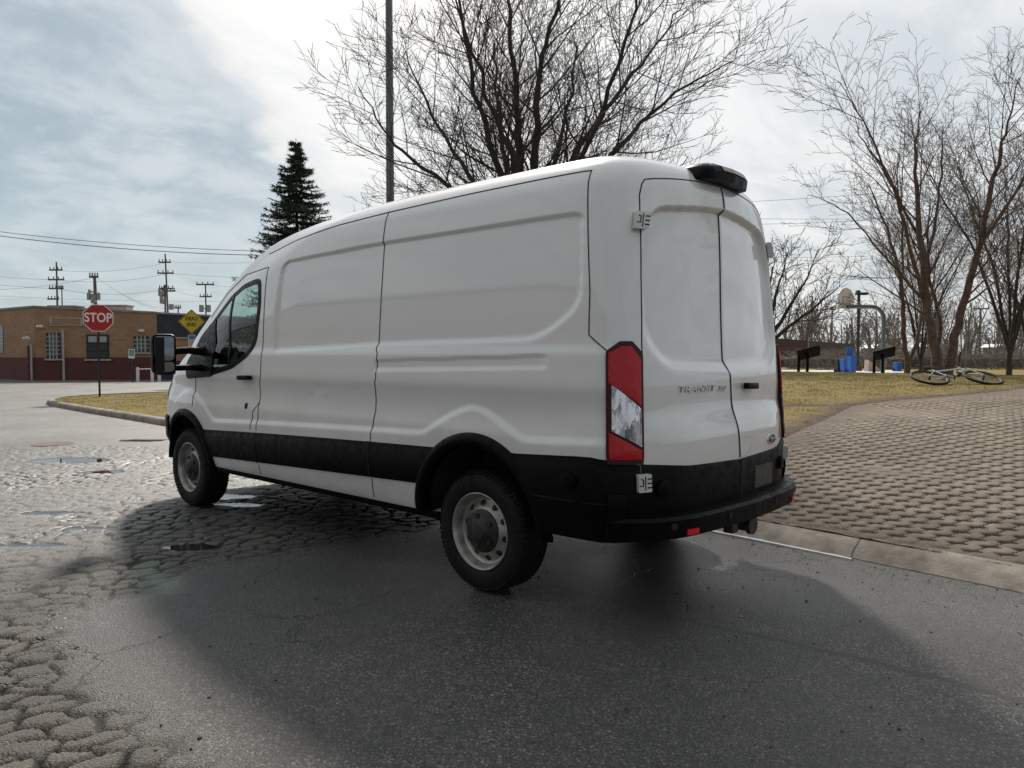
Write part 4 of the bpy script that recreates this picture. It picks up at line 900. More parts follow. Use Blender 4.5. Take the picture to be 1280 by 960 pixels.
def grow(tk,tw,rg,p,d,L,r,lev,prm):
    n=max(3,int(L/prm['seg'][lev])+1);P=[p];dd=d/np.linalg.norm(d)
    for i in range(n-1):
        dd=dd+rg.normal(0,prm['wig'][lev],3)+np.array([0,0,prm['up'][lev]])/n;dd/=np.linalg.norm(dd);P.append(P[-1]+dd*L/(n-1))
    R=r*np.linspace(1,prm['tip'],n);R=np.maximum(R,prm['rmin'])
    (tk if lev<=prm['trunklev'] else tw).tube(P,R,[8,6,5,3,3][lev] if lev<5 else 3)
    spawn(tk,tw,rg,np.array(P),R,L,lev,prm)
def spawn(tk,tw,rg,P,R,L,lev,prm,t0=None):
    if lev>=prm['max']: return
    n=len(P);m=max(1,int(round(prm['den'][lev]*L*rg.uniform(.8,1.2))));az=rg.uniform(0,6.28)
    for c in range(m):
        t=(prm['t0'][lev] if t0 is None else t0)+(1-(prm['t0'][lev] if t0 is None else t0))*(c+rg.uniform(0,1))/m;x=t*(n-1);i=min(int(x),n-2);f=x-i;q=P[i]*(1-f)+P[i+1]*f;dd=P[i+1]-P[i]
        az+=2.4+rg.normal(0,.5);ang=math.radians(rg.normal(prm['ang'][lev],9));nd=rotv(dd,ang,az)
        if nd[2]<-.2: nd[2]*=-.5
        ll=L*prm['rat'][lev]*(1.15-.65*t)*rg.uniform(.65,1.25);ll=min(ll,prm['lmax'][lev])
        grow(tk,tw,rg,q,nd,max(ll,prm['lmin'][lev]),max(prm['rmin'],min(R[i]*.7,R[i]*prm['rk']+.0032*ll)),lev+1,prm)
BIG=dict(seg=[.4,.3,.22,.16,.12],wig=[.06,.08,.10,.11,.12],up=[.15,.35,.35,.25,.1],tip=.22,rmin=.0030,trunklev=1,max=4,den=[3.6,4.3,5.8,6.4,0],rk=.25,t0=[.18,.2,.15,.12,0],ang=[42,40,38,36,30],rat=[.42,.55,.5,.45,0],lmax=[1.6,1.1,.7,.42,1],lmin=[.6,.45,.3,.16,.1])
def mktree(name,label,pos,guides,prm,seed,mt,mw,group=None,cat='tree',t0=.3):
    """guides: polylines [(lateral, depth, z, radius)...] in metres about the base, lateral along the view's right"""
    rg=np.random.default_rng(seed);tk=TB();tw=TB()
    for gd in guides:
        G=np.array(gd,float);m=max(6,len(G)*4);tt=np.linspace(0,len(G)-1,m);C=[np.interp(tt,np.arange(len(G)),G[:,k]) for k in range(4)]
        for k in range(3):
            c=C[k].copy();c[1:-1]=(c[:-2]+c[1:-1]*2+c[2:])/4;C[k]=c
        P=np.stack([C[0]*RH[0]+C[1]*FH[0],C[0]*RH[1]+C[1]*FH[1],C[2]],1);P[1:-1]+=rg.normal(0,.025,(m-2,3))
        tk.tube(P,C[3],10);L=np.linalg.norm(np.diff(P,axis=0),axis=1).sum();spawn(tk,tw,rg,P,C[3],L,0,prm,t0 if G[0,2]<.5 else .12)
    e=tag(empty(name,pos),label,cat,group);tk.build('trunk',mt,e);tw.build('crown',mw,e);return e
def copytree(o,pos,rz,sc,label,group=None):
    c=o.copy();COL.objects.link(c);c.location=pos;c.rotation_euler=(0,0,rz);c.scale=(sc,sc,sc)
    for ch in o.children: d=ch.copy();COL.objects.link(d);d.parent=c
    tag(c,label,None,group);
    if group is None and 'group' in c: del c['group']
    return c
# big tree just beyond the van
p=at(662,12.5);p.z=float(terr(p.x,p.y))
lead=[]
def L2(u,v,dz=0,d=12.5): return ((u-662)/FPX*d,dz,hz(v,d)-p.z)
def gd(*a): return [(*L2(662+(u-662)*.77,v,dz),r*.72) for u,v,dz,r in a]
gds=[[(0,0,-.1,.20),(0,0,1.0,.17),(-.02,0,2.0,.155),(0,0,3.0,.11)],
 gd((660,330,0,.14),(650,230,.0,.11),(640,150,.1,.07),(632,60,.2,.05),(628,-60,.3,.02)),
 gd((660,320,0,.12),(672,220,-.2,.09),(672,110,-.3,.06),(700,40,-.5,.035),(745,-60,-.6,.015)),
 gd((662,320,0,.13),(715,215,.3,.09),(760,160,.5,.06),(835,80,.8,.04),(900,15,1.,.022),(940,-40,1.2,.01)),
 gd((660,330,0,.11),(620,250,-.3,.08),(585,160,-.5,.055),(560,70,-.7,.035),(540,-30,-.8,.018)),
 gd((660,340,0,.10),(600,260,.3,.07),(540,190,.6,.045),(485,110,.8,.028),(450,40,1,.012)),
 gd((660,345,0,.09),(590,285,-.6,.06),(510,235,-1,.04),(450,200,-1.3,.02),(415,150,-1.4,.01)),
 gd((665,335,0,.10),(735,250,-.6,.065),(800,200,-1,.045),(870,150,-1.3,.025),(945,125,-1.5,.01)),
 gd((665,345,0,.09),(740,280,.9,.06),(820,240,1.4,.04),(890,205,1.7,.02),(960,160,1.9,.01)),
 gd((662,330,0,.10),(690,230,1.0,.07),(730,120,1.6,.045),(755,0,2.1,.02)),
 gd((660,335,0,.10),(630,230,1.1,.07),(610,110,1.8,.045),(600,-10,2.3,.02)),
 gd((662,340,0,.09),(650,260,-1.1,.06),(600,170,-1.9,.04),(560,90,-2.5,.015)),
 gd((662,340,0,.09),(705,260,-1.2,.06),(770,170,-2.0,.04),(800,60,-2.6,.015)),
 gd((660,350,0,.07),(560,300,.6,.045),(490,265,1.0,.028),(425,235,1.3,.012))]
mktree('bare_tree','large dark leafless tree with many upright limbs rising behind the van roof',p,gds,BIG,11,M['bark'],M['twig'])
# river birch clump on the lawn
BIR=dict(BIG);BIR.update(seg=[.5,.4,.3,.22,.2],wig=[.05,.07,.09,.10,.1],up=[.1,.3,.15,0,-.1],den=[2.2,2.6,3.6,4.2,0],rk=.22,rmin=.0044,ang=[38,38,40,38,30],rat=[.42,.5,.5,.45,0],lmax=[2.5,1.8,1.1,.7,1],lmin=[.8,.5,.35,.25,.1])
p=at(1180,21.5);p.z=float(terr(p.x,p.y))
def bd_(*a,u0=1180,d=21.5): return [((u-u0)/FPX*d,dz,hz(v,d)-p.z,r*.74) for u,v,dz,r in a]
gB=[bd_((1174,472,0,.21),(1168,430,0,.17),(1158,388,.05,.14),(1150,300,.1,.11),(1143,205,.2,.06),(1152,135,.3,.015)),
 bd_((1187,472,.1,.19),(1193,430,.1,.16),(1201,385,.0,.14),(1217,305,-.2,.11),(1229,223,-.3,.08),(1240,170,-.4,.04),(1250,110,-.5,.012)),
 bd_((1158,385,.05,.08),(1120,290,-.4,.06),(1085,220,-.8,.04),(1040,150,-1.1,.02),(1020,125,-1.2,.01)),
 bd_((1155,340,.1,.07),(1180,260,.5,.05),(1195,180,.9,.035),(1202,150,1.2,.012)),
 bd_((1150,300,.1,.06),(1110,200,.6,.04),(1088,165,.9,.02),(1082,130,1,.01)),
 bd_((1217,305,-.2,.07),(1250,240,-.7,.05),(1285,170,-1.,.03),(1310,110,-1.2,.01)),
 bd_((1210,340,0,.06),(1240,290,.5,.045),(1290,235,.9,.03),(1330,190,1.,.012)),
 bd_((1157,380,0,.06),(1125,330,.5,.04),(1075,260,.9,.025),(1025,235,1.1,.01)),
 bd_((1180,470,.5,.10),(1188,400,.6,.07),(1172,320,.7,.05),(1180,240,.9,.02))]
birch=mktree('birch_tree','twin-trunk river birch with peeling reddish bark behind the fallen bicycle',p,gB,BIR,5,M['birch'],M['birchtwig'],'bare birches on the lawn',t0=.32)
p=at(1133,25);p.z=float(terr(p.x,p.y))
g2=[bd_((1134,468,0,.13),(1130,420,0,.10),(1124,361,0,.085),(1105,300,-.3,.055),(1070,240,-.7,.02),u0=1133,d=25),bd_((1124,361,0,.06),(1135,290,.4,.045),(1130,210,.8,.02),u0=1133,d=25),bd_((1136,468,.1,.09),(1148,430,.2,.075),(1160,385,.3,.05),(1175,320,.6,.02),u0=1133,d=25)]
mktree('birch_tree','slimmer leaning birch left of the twin-trunk birch',p,g2,BIR,8,M['birch'],M['birchtwig'],'bare birches on the lawn',t0=.4)
SM=dict(BIR);SM.update(den=[2.4,3.0,4.0,0,0],max=3,up=[.2,.35,.3,.1,0],rmin=.007,lmin=[.8,.5,.4,.3,.1])
def rnd(h,r,n,seed,spread=.5,trunk=.25):
    rg=random.Random(seed);G=[[(0,0,-.1,r),(0,0,h*trunk,r*.85)]]
    for i in range(n):
        a=6.28*i/n+rg.uniform(-.4,.4);s=h*spread*rg.uniform(.5,1.1);G.append([(0,0,h*trunk*.95,r*.6),(s*.35*math.cos(a),s*.35*math.sin(a),h*.5,r*.42),(s*.75*math.cos(a),s*.75*math.sin(a),h*.75,r*.25),(s*math.cos(a),s*math.sin(a),h*rg.uniform(.9,1),r*.08)])
    return G
def put(u,d): p=at(u,d);p.z=float(terr(p.x,p.y))-.05;return p
# crooked small tree by the van's right flank
p=put(940,24)
g3=[[(0,0,-.1,.12),(.15,0,.5,.10)],[(.15,0,.5,.09),(.9,.1,1.6,.06),(1.7,.2,2.9,.03),(2.1,.2,3.9,.01)],[(.1,0,.5,.08),(.5,.4,1.9,.055),(.8,.6,3.4,.02)],[(.1,0,.5,.08),(-.3,-.3,2,.05),(-.6,-.5,3.8,.015)],[(.3,0,.8,.07),(1.3,-.5,1.7,.045),(2.3,-.8,2.6,.015)],[(.4,.0,1.,.06),(.9,.5,2.6,.04),(1.4,.9,3.9,.012)]]
mktree('bare_tree','low spreading leafless tree right beside the van rear, in front of the brown building',p,g3,dict(SM,max=4,den=[2.6,3.2,3.6,4,0],rmin=.007),21,M['bark'],M['twig'])
tA=mktree('bare_tree','dark forked leafless tree at the right edge of the lawn',put(1262,31),rnd(10,.12,6,3,.33,.10),SM,31,M['bark'],M['birchtwig'],'dark bare trees on the lawn')
copytree(tA,put(1150,33),2.2,.62,'dark leafless tree behind the birches, just left of their trunks','dark bare trees on the lawn')
copytree(tA,put(1290,40),1.1,.85,'farther dark leafless tree cut off by the right picture edge','dark bare trees on the lawn')
# tree behind the camera that shows in the glossy doors
copytree(tA,Vector((15.5,-9.4,.8)),.4,.75,'leafless tree across the road, reflected in the rear doors',None)
# spruce
def spruce(pos,H,R,seed):
    rg=np.random.default_rng(seed);tk=TB();tk.tube([(0,0,0),(0,0,H*.5),(0,0,H)],[.16,.09,.01],7);nd=[];tb=tk
    z=.8
    while z<H-.05:
        rr=R*(1-z/H)**.85*rg.uniform(.62,1.2)+.08;nb=int(10+5*rr)
        for i in range(nb):
            a=rg.uniform(0,6.28);ll=rr*rg.uniform(.7,1.1);n=6;t=np.linspace(0,1,n)[:,None];dr=np.array([math.cos(a),math.sin(a),0]);P=np.array([0,0,z])+dr*ll*t+np.array([0,0,1.])*(-.22*ll*t+.20*ll*t**3)
            tb.tube(P,.02*(1-t[:,0]*.8),3)
            m=int(26+54*ll);s=rg.uniform(.1,1,m);B=np.array([0,0,z])+dr*ll*s[:,None]+np.array([0,0,1.])*(-.22*ll*s+.20*ll*s**3)[:,None]
            side=np.array([-dr[1],dr[0],0]);B=B+side*(rg.uniform(-.30,.30,m)*(1.05-s)*ll)[:,None];L_=rg.uniform(.10,.22,m)[:,None];D=dr*rg.uniform(.2,1,m)[:,None]+side*rg.uniform(-1,1,m)[:,None]+np.array([0,0,1.])*rg.uniform(-.5,.5,m)[:,None];D/=np.linalg.norm(D,axis=1,keepdims=True)
            W=np.cross(D,np.array([0,0,1.]))+1e-3;W/=np.linalg.norm(W,axis=1,keepdims=True)
            nd.append(np.stack([B-W*.032,B+W*.032,B+D*L_],1))
        z+=.17+.10*(1-z/H)
    e=tag(empty('spruce_tree',pos),'dark green spruce with a pointed top behind the van cab','tree');tk.build('trunk',M['bark'],e)
    Vn=np.concatenate(nd).reshape(-1,3);npmesh('crown',Vn,np.arange(len(Vn)).reshape(-1,3),M['needle'],e,smooth=False)
p=at(373,30);p.z=.1;spruce(p,hz(176,30)-.1,3.35,4)
# far tree line (one mass)
def fartrees(name,us,ds,hs,label,seed,mat):
    rg=np.random.default_rng(seed);tb=TB()
    pr=dict(SM,max=3,den=[1.1,1.3,1.3,0,0],rmin=.03,seg=[1.2,1,.9,.8,.8],lmin=[1.2,1,.7,.5,.1],lmax=[4,3,1.6,1,1])
    for u,d,h in zip(us,ds,hs):
        q=at(u,d,.0);P=np.array([q.x,q.y,-.1]);
        for k in range(3):
            dr=np.array([rg.normal(0,.25),rg.normal(0,.25),1]);grow(tb,tb,rg,P+np.array([0,0,h*.1]),dr,h*rg.uniform(.7,1),.14,1,pr)
        tb.tube([P,P+np.array([0,0,h*.12])],[.2,.16],5)
    o=tb.build(name,mat);return tag(o,label,'trees',kind='stuff')
rg=np.random.default_rng(77);us=np.r_[np.linspace(975,1330,30)+rg.uniform(-8,8,30),np.linspace(975,1300,12)];ds=np.r_[rg.uniform(85,120,30),rg.uniform(60,75,12)];hs=np.r_[rg.uniform(5,9,30),rg.uniform(3.5,5.5,12)]
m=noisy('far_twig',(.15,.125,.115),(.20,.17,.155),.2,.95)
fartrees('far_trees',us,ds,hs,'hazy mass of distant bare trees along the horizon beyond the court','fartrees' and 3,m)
# low scrub in front of the tree line
def scrub(us,ds,h,n,mat,seed):
    rg=np.random.default_rng(seed);tb=TB()
    for u,d in zip(us,ds):
        q=at(u,d);z=float(terr(q.x,q.y))
        for k in range(n):
            a=rg.uniform(0,6.28);tb.tube([(q.x+rg.normal(0,.3),q.y+rg.normal(0,.3),z-.1),(q.x+rg.normal(0,.5),q.y+rg.normal(0,.5),z+h*.5),(q.x+rg.normal(0,.9),q.y+rg.normal(0,.9),z+h*rg.uniform(.6,1.1))],[.02,.015,.01],3)
    return tb
tb=scrub(np.linspace(985,1290,60)+rg.uniform(-3,3,60),rg.uniform(46,56,60),1.25,22,M['twig'],5)
tag(tb.build('scrub',noisy('scrub_twig',(.13,.105,.09),(.18,.15,.13),1,.9)),'brown leafless scrub along the fence beyond the lawn','scrub',kind='stuff')
# ================================================================ BUILT THINGS
def uvbox(name,x0,x1,z0,z1,O,ax,thick,mat,parent,off=0.0,holes=()):
    """wall panel in the plane through O along ax (unit 2D), UV in metres; thick goes behind"""
    n=Vector((-ax.y,ax.x,0));A=Vector((ax.x,ax.y,0))
    def q(a,z,o): return O+A*a+Vector((0,0,z))-n*o
    z1a,z1b=(z1 if hasattr(z1,'__len__') else (z1,z1))
    me=bpy.data.meshes.new(name);v=[q(x0,z0,off),q(x1,z0,off),q(x1,z1b,off),q(x0,z1a,off)];v+=[q(x0,z0,off+thick),q(x1,z0,off+thick),q(x1,z1b,off+thick),q(x0,z1a,off+thick)]
    f=[(0,1,2,3),(5,4,7,6),(4,0,3,7),(1,5,6,2),(3,2,6,7),(4,5,1,0)]
    me.from_pydata([tuple(p) for p in v],[],f);me.materials.append(mat);uv=me.uv_layers.new(name='UVMap');uc=[(x0,z0),(x1,z0),(x1,z1b),(x0,z1a)]
    for p in me.polygons:
        for li in p.loop_indices: vi=me.loops[li].vertex_index;uv.data[li].uv=uc[vi%4] if p.index<2 else (me.vertices[vi].co.x+me.vertices[vi].co.y,me.vertices[vi].co.z)
    bm=bmesh.new();bm.from_mesh(me);bmesh.ops.recalc_face_normals(bm,faces=bm.faces);bm.to_mesh(me);bm.free()
    return link(bpy.data.objects.new(name,me),parent)
D0,D1=41.0,43.5
A0=at(44,D0);A1=at(197,D0+(D1-D0)*(197-44)/240.);A2=at(300,D1)
ax=(A2-A0);Lw=ax.length;ax=ax.normalized();nrm=Vector((-ax.y,ax.x,0))
if nrm.dot(Vector((CAM[0],CAM[1],0))-A0)<0: nrm=-nrm
# front of wall is towards camera: n in uvbox = (-ax.y,ax.x); panels extend behind with -n when n points to the camera
flip=(Vector((-ax.y,ax.x,0)).dot(nrm)<0)
def wu(u): # distance along the wall for a bearing
    d=CAM[:2];r=FH+RH*((u-640)/FPX);M_=np.array([[r[0],-ax.x],[r[1],-ax.y]]);s=np.linalg.solve(M_,np.array([A0.x-d[0],A0.y-d[1]]));return float(s[1]),float(s[0])
def wz(u,v): return hz(v,wu(u)[1])
O=A0.copy();O.z=0
sg=-1 if flip else 1
bl=tag(empty('brick_building',A0),'one-storey tan brick building with a maroon painted base across the street','building')
def wp(name,u0,u1,v0,v1,mat,par,off=0.0,th=.12):
    """panel between bearings u0..u1 and image heights v0 (top)..v1 (bottom) resting on the facade"""
    a,b=wu(u0)[0],wu(u1)[0];return uvbox(name,a,b,wz((u0+u1)/2,v1),wz((u0+u1)/2,v0),O-Vector((0,0,0)),ax,th*sg,mat,par,off*sg)
L1=wu(197)[0]
zt0,zt1=3.88,3.62
bl.location=(0,0,0)
uvbox('wall',0,L1,1.22,(zt0,zt1+.02),O,ax,9*sg,M['brick'],bl)
uvbox('base_wall',0,L1,-.05,1.22,O,ax,8.9*sg,M['maroon'],bl,-.03*sg)
uvbox('coping',-.1,L1+.03,0,0,O,ax,.3*sg,M['roofedge'],bl) if False else None
b=MB();
def wpt(a,z,o=0): return O+Vector((ax.x,ax.y,0))*a+Vector((0,0,z))+nrm*o
for (a0,z0,a1,z1) in ((-.05,zt0,L1,zt1+.02),):
    v=[wpt(a0,z0,.06),wpt(a1,z1,.06),wpt(a1,z1+.10,.06),wpt(a0,z0+.10,.06),wpt(a0,z0,-.3),wpt(a1,z1,-.3),wpt(a1,z1+.10,-.3),wpt(a0,z0+.10,-.3)];b.add(v,[(0,1,2,3),(4,7,6,5),(0,4,5,1),(3,2,6,7),(0,3,7,4),(1,5,6,2)])
b.build('roof_edge',M['roofedge'],bl)
# left return wall
A_l=at(-70,49);axl=(A_l-A0);Ll=axl.length;axl=axl.normalized();sl=-1 if (Vector((-axl.y,axl.x,0)).dot(Vector((CAM[0],CAM[1],0))-A0)<0) else 1
Ol=A0.copy();Ol.z=0
uvbox('side_wall',.0,Ll,-.05,(zt0,zt0-.02),Ol,axl,.3*sl,M['brick'],bl)
uvbox('side_base_wall',.0,Ll*.36,-.05,1.22,Ol,axl,.3*sl,M['maroon'],bl,-.03*sl)
uvbox('side_window',Ll*.30,Ll*.36,1.45,3.0,Ol,axl,.1*sl,M['blockglass'],bl,-.03*sl)
b=MB();nl=Vector((-axl.y,axl.x,0))*sl
v=[Ol+axl*a+nl*o+Vector((0,0,z)) for a in(0,Ll) for o in(.06,-.3) for z in(zt0,zt0+.1)];b.add(v,[(0,1,3,2),(4,6,7,5),(0,4,5,1),(2,3,7,6),(0,2,6,4),(1,5,7,3)]);b.build('side_roof_edge',M['roofedge'],bl)
# windows
def window(u0,u1,v0,v1,mat,muls=(2,4),blind=0):
    w=wp('window',u0,u1,v0,v1,M['darkmetal'],bl,-.03,.1);a,b_=wu(u0)[0],wu(u1)[0];z0,z1=wz((u0+u1)/2,v1),wz((u0+u1)/2,v0)
    uvbox('pane',a+.08,b_-.08,z0+.08,z1-.08,O,ax,.02*sg,mat,w,-.055*sg)
    if blind: uvbox('blind',a+.1,b_-.1,z1-.10-(z1-z0)*blind,z1-.1,O,ax,.01*sg,M['metal_lt'],w,-.068*sg)
    b=MB()
    for i in range(1,muls[0]): x=a+(b_-a)*i/muls[0];b.box(wpt(x,(z0+z1)/2,.08),(.05,.05,z1-z0))
    for j in range(1,muls[1]): z=z0+(z1-z0)*j/muls[1];p0,p1=wpt(a,z,.08),wpt(b_,z,.08);b.tube([p0,p1],.025,4)
    b.build('mullions',M['metal_lt'] if mat is M['blockglass'] else M['darkmetal'],w);uvbox('sill',a-.1,b_+.1,z0-.1,z0,O,ax,.1*sg,M['concrete'],w,-.12*sg)
window(59,76.5,416,448,M['blockglass'],(4,6));window(109,137,418,448.5,M['winglass'],(2,3),.25);window(168,187,420,440,M['blockglass'],(4,4))
s=wp('sign_frame',64,104,397,407.5,M['metal_lt'],bl,-.06,.08);a,b_=wu(64.8)[0],wu(103.2)[0];uvbox('sign_panel',a+.05,b_-.05,wz(84,406.6),wz(84,397.9),O,ax,.02*sg,M['brick'],s,-.075*sg)
wp('door',35,39,432,475,M['maroon'],bl,-.06,.08)
b=MB();b.tube([wpt(wu(40.2)[0],0,.1),wpt(wu(40.2)[0],1.9,.1)],.05,6);b.tube([wpt(wu(80.5)[0],.0,.12),wpt(wu(80.5)[0],2.7,.12)],.06,6);b.build('drainpipe',M['metal_lt'],bl)
for u,v in ((52,408),(35,422.5),(178,413.5)):
    b=MB();c=wpt(wu(u)[0],wz(u,v),.15);b.box(c,(.28,.28,.12),bev=.03);b.box(c-nrm*.1,(.08,.08,.2));b.build('wall_lamp',M['whitep'],bl)
# dark neighbour
dk=tag(empty('dark_building',(0,0,0)),'charcoal painted flat-roofed building adjoining the brick one behind the yellow sign','building')
L3=wu(330)[0];uvbox('wall',L1+.02,L3,-.05,(zt1,zt1-.25),O,ax,9*sg,M['charcoal'],dk)
b=MB();v=[wpt(L1+.02,zt1,.05),wpt(L3,zt1-.25,.05),wpt(L3,zt1-.15,.05),wpt(L1+.02,zt1+.1,.05),wpt(L1+.02,zt1,-.3),wpt(L3,zt1-.25,-.3),wpt(L3,zt1-.15,-.3),wpt(L1+.02,zt1+.1,-.3)];b.add(v,[(0,1,2,3),(4,7,6,5),(0,4,5,1),(3,2,6,7),(0,3,7,4),(1,5,6,2)]);b.build('roof_edge',M['transf'],dk)
wp('brick_panel',218,240,423,451,M['brick'],dk,-.03,.1);wp('ledge',217,241,421.5,423,M['metal_lt'],dk,-.08,.1)
# rooftop units
for u,v0,v1,w,lab,mt in ((143.5,383.3,391,1.9,'light grey rooftop unit just right of the stop sign',M['metal_lt']),(84.5,384,388,1.6,'small dark rooftop unit above the blank sign frame',M['darkmetal'])):
    p=at(u,46);z1=hz(v0,46);z0=3.7;b=MB();e=tag(empty('rooftop_unit',(p.x,p.y,z0)),lab,'rooftop unit');b.box((0,0,(z1-z0)/2),(w,.9,z1-z0),bev=.04,rot=Matrix.Rotation(-.8,3,'Z'));b.build('housing',mt,e);b=MB();b.box((0,0,z1-z0+.04),(w+.1,1.0,.08),rot=Matrix.Rotation(-.8,3,'Z'));b.build('cap',M['transf'],e)
# ---------------- signs
def face_dir(p,yaw_off=0.0): # rotation about Z so that local -Y faces the camera
    d=Vector((CAM[0]-p.x,CAM[1]-p.y));return math.atan2(d.y,d.x)+math.pi/2+yaw_off
def put_text(e,name,txt,size,loc,mat,sx=1,bold=.0,par=None):
    me=text_mesh(txt,size,.0015,0,sx,bold);me.materials.clear();me.materials.append(mat);o=bpy.data.objects.new(name,me);o.location=loc;o.rotation_euler=(math.pi/2,0,0);return link(o,par or e)
def ngon(n,R,ph=0): return [(R*math.cos(ph+2*math.pi*i/n),R*math.sin(ph+2*math.pi*i/n)) for i in range(n)]
XZ=Matrix.Rotation(math.pi/2,4,'X')
def plate(poly,y0,th,z,mat,name,par,rot=None):
    b=MB();b.prism(poly,th,Matrix.Translation((0,y0+th,z))@XZ@(rot or Matrix.Identity(4)));return b.build(name,mat,par)
p=at(124,23.2);p.z=float(terr(p.x,p.y))-.02
e=tag(empty('stop_sign',p,face_dir(p,.05)),'red octagonal STOP sign on a dark post on the grass island','sign')
zc=hz(397.5,23.2)-p.z;b=MB();b.box((0,.035,zc/2+.15),(.055,.03,zc+.3));b.box((.022,.03,zc/2+.15),(.012,.05,zc+.3));b.box((-.022,.03,zc/2+.15),(.012,.05,zc+.3));b.build('post',M['darkmetal'],e)
R8=.405/math.cos(math.pi/8);pl=plate(ngon(8,R8,math.pi/8),-.008,.006,zc,M['signwhite'],'sign_plate',e);plate(ngon(8,R8*.945,math.pi/8),-.012,.005,zc,M['signred'],'red_field',pl)
put_text(e,'lettering','STOP',.385,(0.0,-.0135,zc),M['signwhite'],.80,.008,pl)
# dead end sign
dd=33;p=at(240.5,dd);p.z=0
e=tag(empty('dead_end_sign',p,face_dir(p,0)),'yellow diamond DEAD END sign with a small blue plate below','sign')
zc=hz(402,dd);b=MB();b.box((0,.035,(zc)/2),(.055,.03,zc+.3));b.build('post',M['darkmetal'],e)
pl=plate(roundpoly(ngon(4,.535),.05),-.008,.006,zc,M['signyellow'],'sign_plate',e)
ribp=roundpoly(ngon(4,.50),.05);b=MB();pts=[Vector((x,-.010,zc+y)) for x,y in ribp+[ribp[0]]];b.tube(pts,.009,4,cap=False);b.build('border',M['signblack'],pl)
put_text(e,'lettering','DEAD',.22,(0,-.0115,zc+.12),M['signblack'],.85,.006,pl);put_text(e,'lettering','END',.22,(0,-.0115,zc-.13),M['signblack'],.85,.006,pl)
z2=hz(426,dd);pl=plate([(-.14,-.26),(.14,-.26),(.14,.26),(-.14,.26)],-.008,.006,z2,M['signwhite'],'lower_plate',e);plate([(-.12,.06),(.12,.06),(.12,.24),(-.12,.24)],-.011,.003,z2,M['signblue'],'blue_field',pl);plate([(-.12,-.24),(.12,-.24),(.12,.03),(-.12,.03)],-.011,.003,z2,M['signorange'],'salmon_field',pl)
# parking sign
dd=38;p=at(162.5,dd);p.z=0
e=tag(empty('parking_sign',p,face_dir(p,0)),'small white and teal disabled parking sign on a leaning post before the brick wall','sign');e.rotation_euler[1]=.06
zc=hz(442,dd);b=MB();b.tube([(.10,.03,0),(0,.03,zc+.2)],.03,6);b.build('post',M['darkmetal'],e)
pl=plate([(-.14,-.23),(.14,-.23),(.14,.23),(-.14,.23)],-.008,.006,zc,M['signwhite'],'sign_plate',e);plate([(-.10,-.10),(.10,-.10),(.10,.19),(-.10,.19)],-.011,.003,zc,M['signgreen'],'symbol_field',pl)
b=MB();b.tube([(.01,-.013,zc+.14),(.0,-.013,zc+.06),(-.03,-.013,zc+.03)],.014,5);b.tube([Vector((.035*math.cos(q),-.013,zc-.02+.035*math.sin(q))) for q in np.linspace(0,6.28,12)],.008,4);b.build('symbol',M['signwhite'],pl)
# bollard rail + bollard
dd=38.5
e=tag(empty('pipe_barrier',at(181,dd)),'white two-post pipe barrier standing before the maroon wall','barrier')
q0=at(172,dd)-at(181,dd);q1=at(190,dd)-at(181,dd)
for q in(q0,q1): b=MB();b.tube([(q.x,q.y,0),(q.x,q.y,.70),(q.x,q.y,.74)],[.075,.075,.04],10);b.build('post',M['whitep'],e,smooth=True,auto=40)
b=MB();b.tube([(q0.x,q0.y,.64),(q1.x,q1.y,.66)],.03,6);b.build('rail',M['whitep'],e)
b=MB();b.tube([(0,0,0),(0,0,.55),(0,0,.60)],[.08,.08,.05],10);tag(b.build('bollard',M['whitep'],loc=at(199,39)),'lone short white bollard just right of the pipe barrier','bollard')
# ---------------- utility poles
def upole(u0,v_top,d,label,arms,trs=(),lean=0,rad=.11,extra=None):
    p=at(u0,d);p.z=0;e=tag(empty('utility_pole',p,-YAW),label,'utility pole');H=hz(v_top,d);s=d/FPX
    b=MB();b.tube([(0,0,-.2),(lean*.5,0,H*.5),(lean,0,H)],[rad,rad*.9,rad*.7],8);b.build('pole',M['wood'],e,smooth=True,auto=40)
    for v,w0,w1 in arms:
        z=hz(v,d);x=lean*z/H;b=MB();b.box((x+(w0+w1)/2*s,-.12,z),((w1-w0)*s,.12,.16));
        for k in np.linspace(w0+.8,w1-.8,4): b.tube([(x+k*s,-.12,z+.05),(x+k*s,-.12,z+.32)],.05,5)
        b.build('crossarm',M['wood'],e)
    for v,x0,w,h in trs:
        z=hz(v,d);x=lean*z/H+x0*s;b=MB();b.lathe([(-h*s/2,.01),(-h*s/2,w*s/2),(h*s/2*.9,w*s/2),(h*s/2,.02)],12,Matrix.Translation((x,-.25,z))@Matrix.Rotation(math.pi/2,4,'Y'));b.box((x/2+lean*z/H/2,-.1,z),(abs(x0*s),.08,.1));b.build('transformer',M['transf'],e,smooth=True,auto=40)
    return e
upole(73.5,328,80,'tall wooden utility pole with four crossarms, leftmost of those above the brick roof',[(338,-8,8),(350,-10,10),(361,-9,4),(374,-11,3)])
upole(79.5,357,84,'thin short utility pole close beside the leftmost pole',[(361,-3,3)],rad=.08)
upole(123,345,60,'short thick utility pole with grey equipment boxes right behind the stop sign',[(346.5,-5.5,5.5)],[(371,-6,4.5,9),(371,6,4.5,9),(374,0,7,12),(365,-5,3,5)],lean=-.15,rad=.16)
upole(213,318,82,'tallest leaning utility pole, behind the dark building',[(328.5,-8,7),(342,-10,10),(361,-9,9),(364,-5,11)],[(372,-6,4,16),(366,-8,3,9),(384,6,6,7)],lean=-.35)
upole(208,356,78,'short equipment-laden utility pole just left of the tallest leaning pole',[(362,-4,4),(370,-3,3)],[(377,-1.5,3,7)],rad=.12)
upole(224,384,84,'stubby utility pole just right of the tallest leaning pole',[(385,-4,4)],rad=.1)
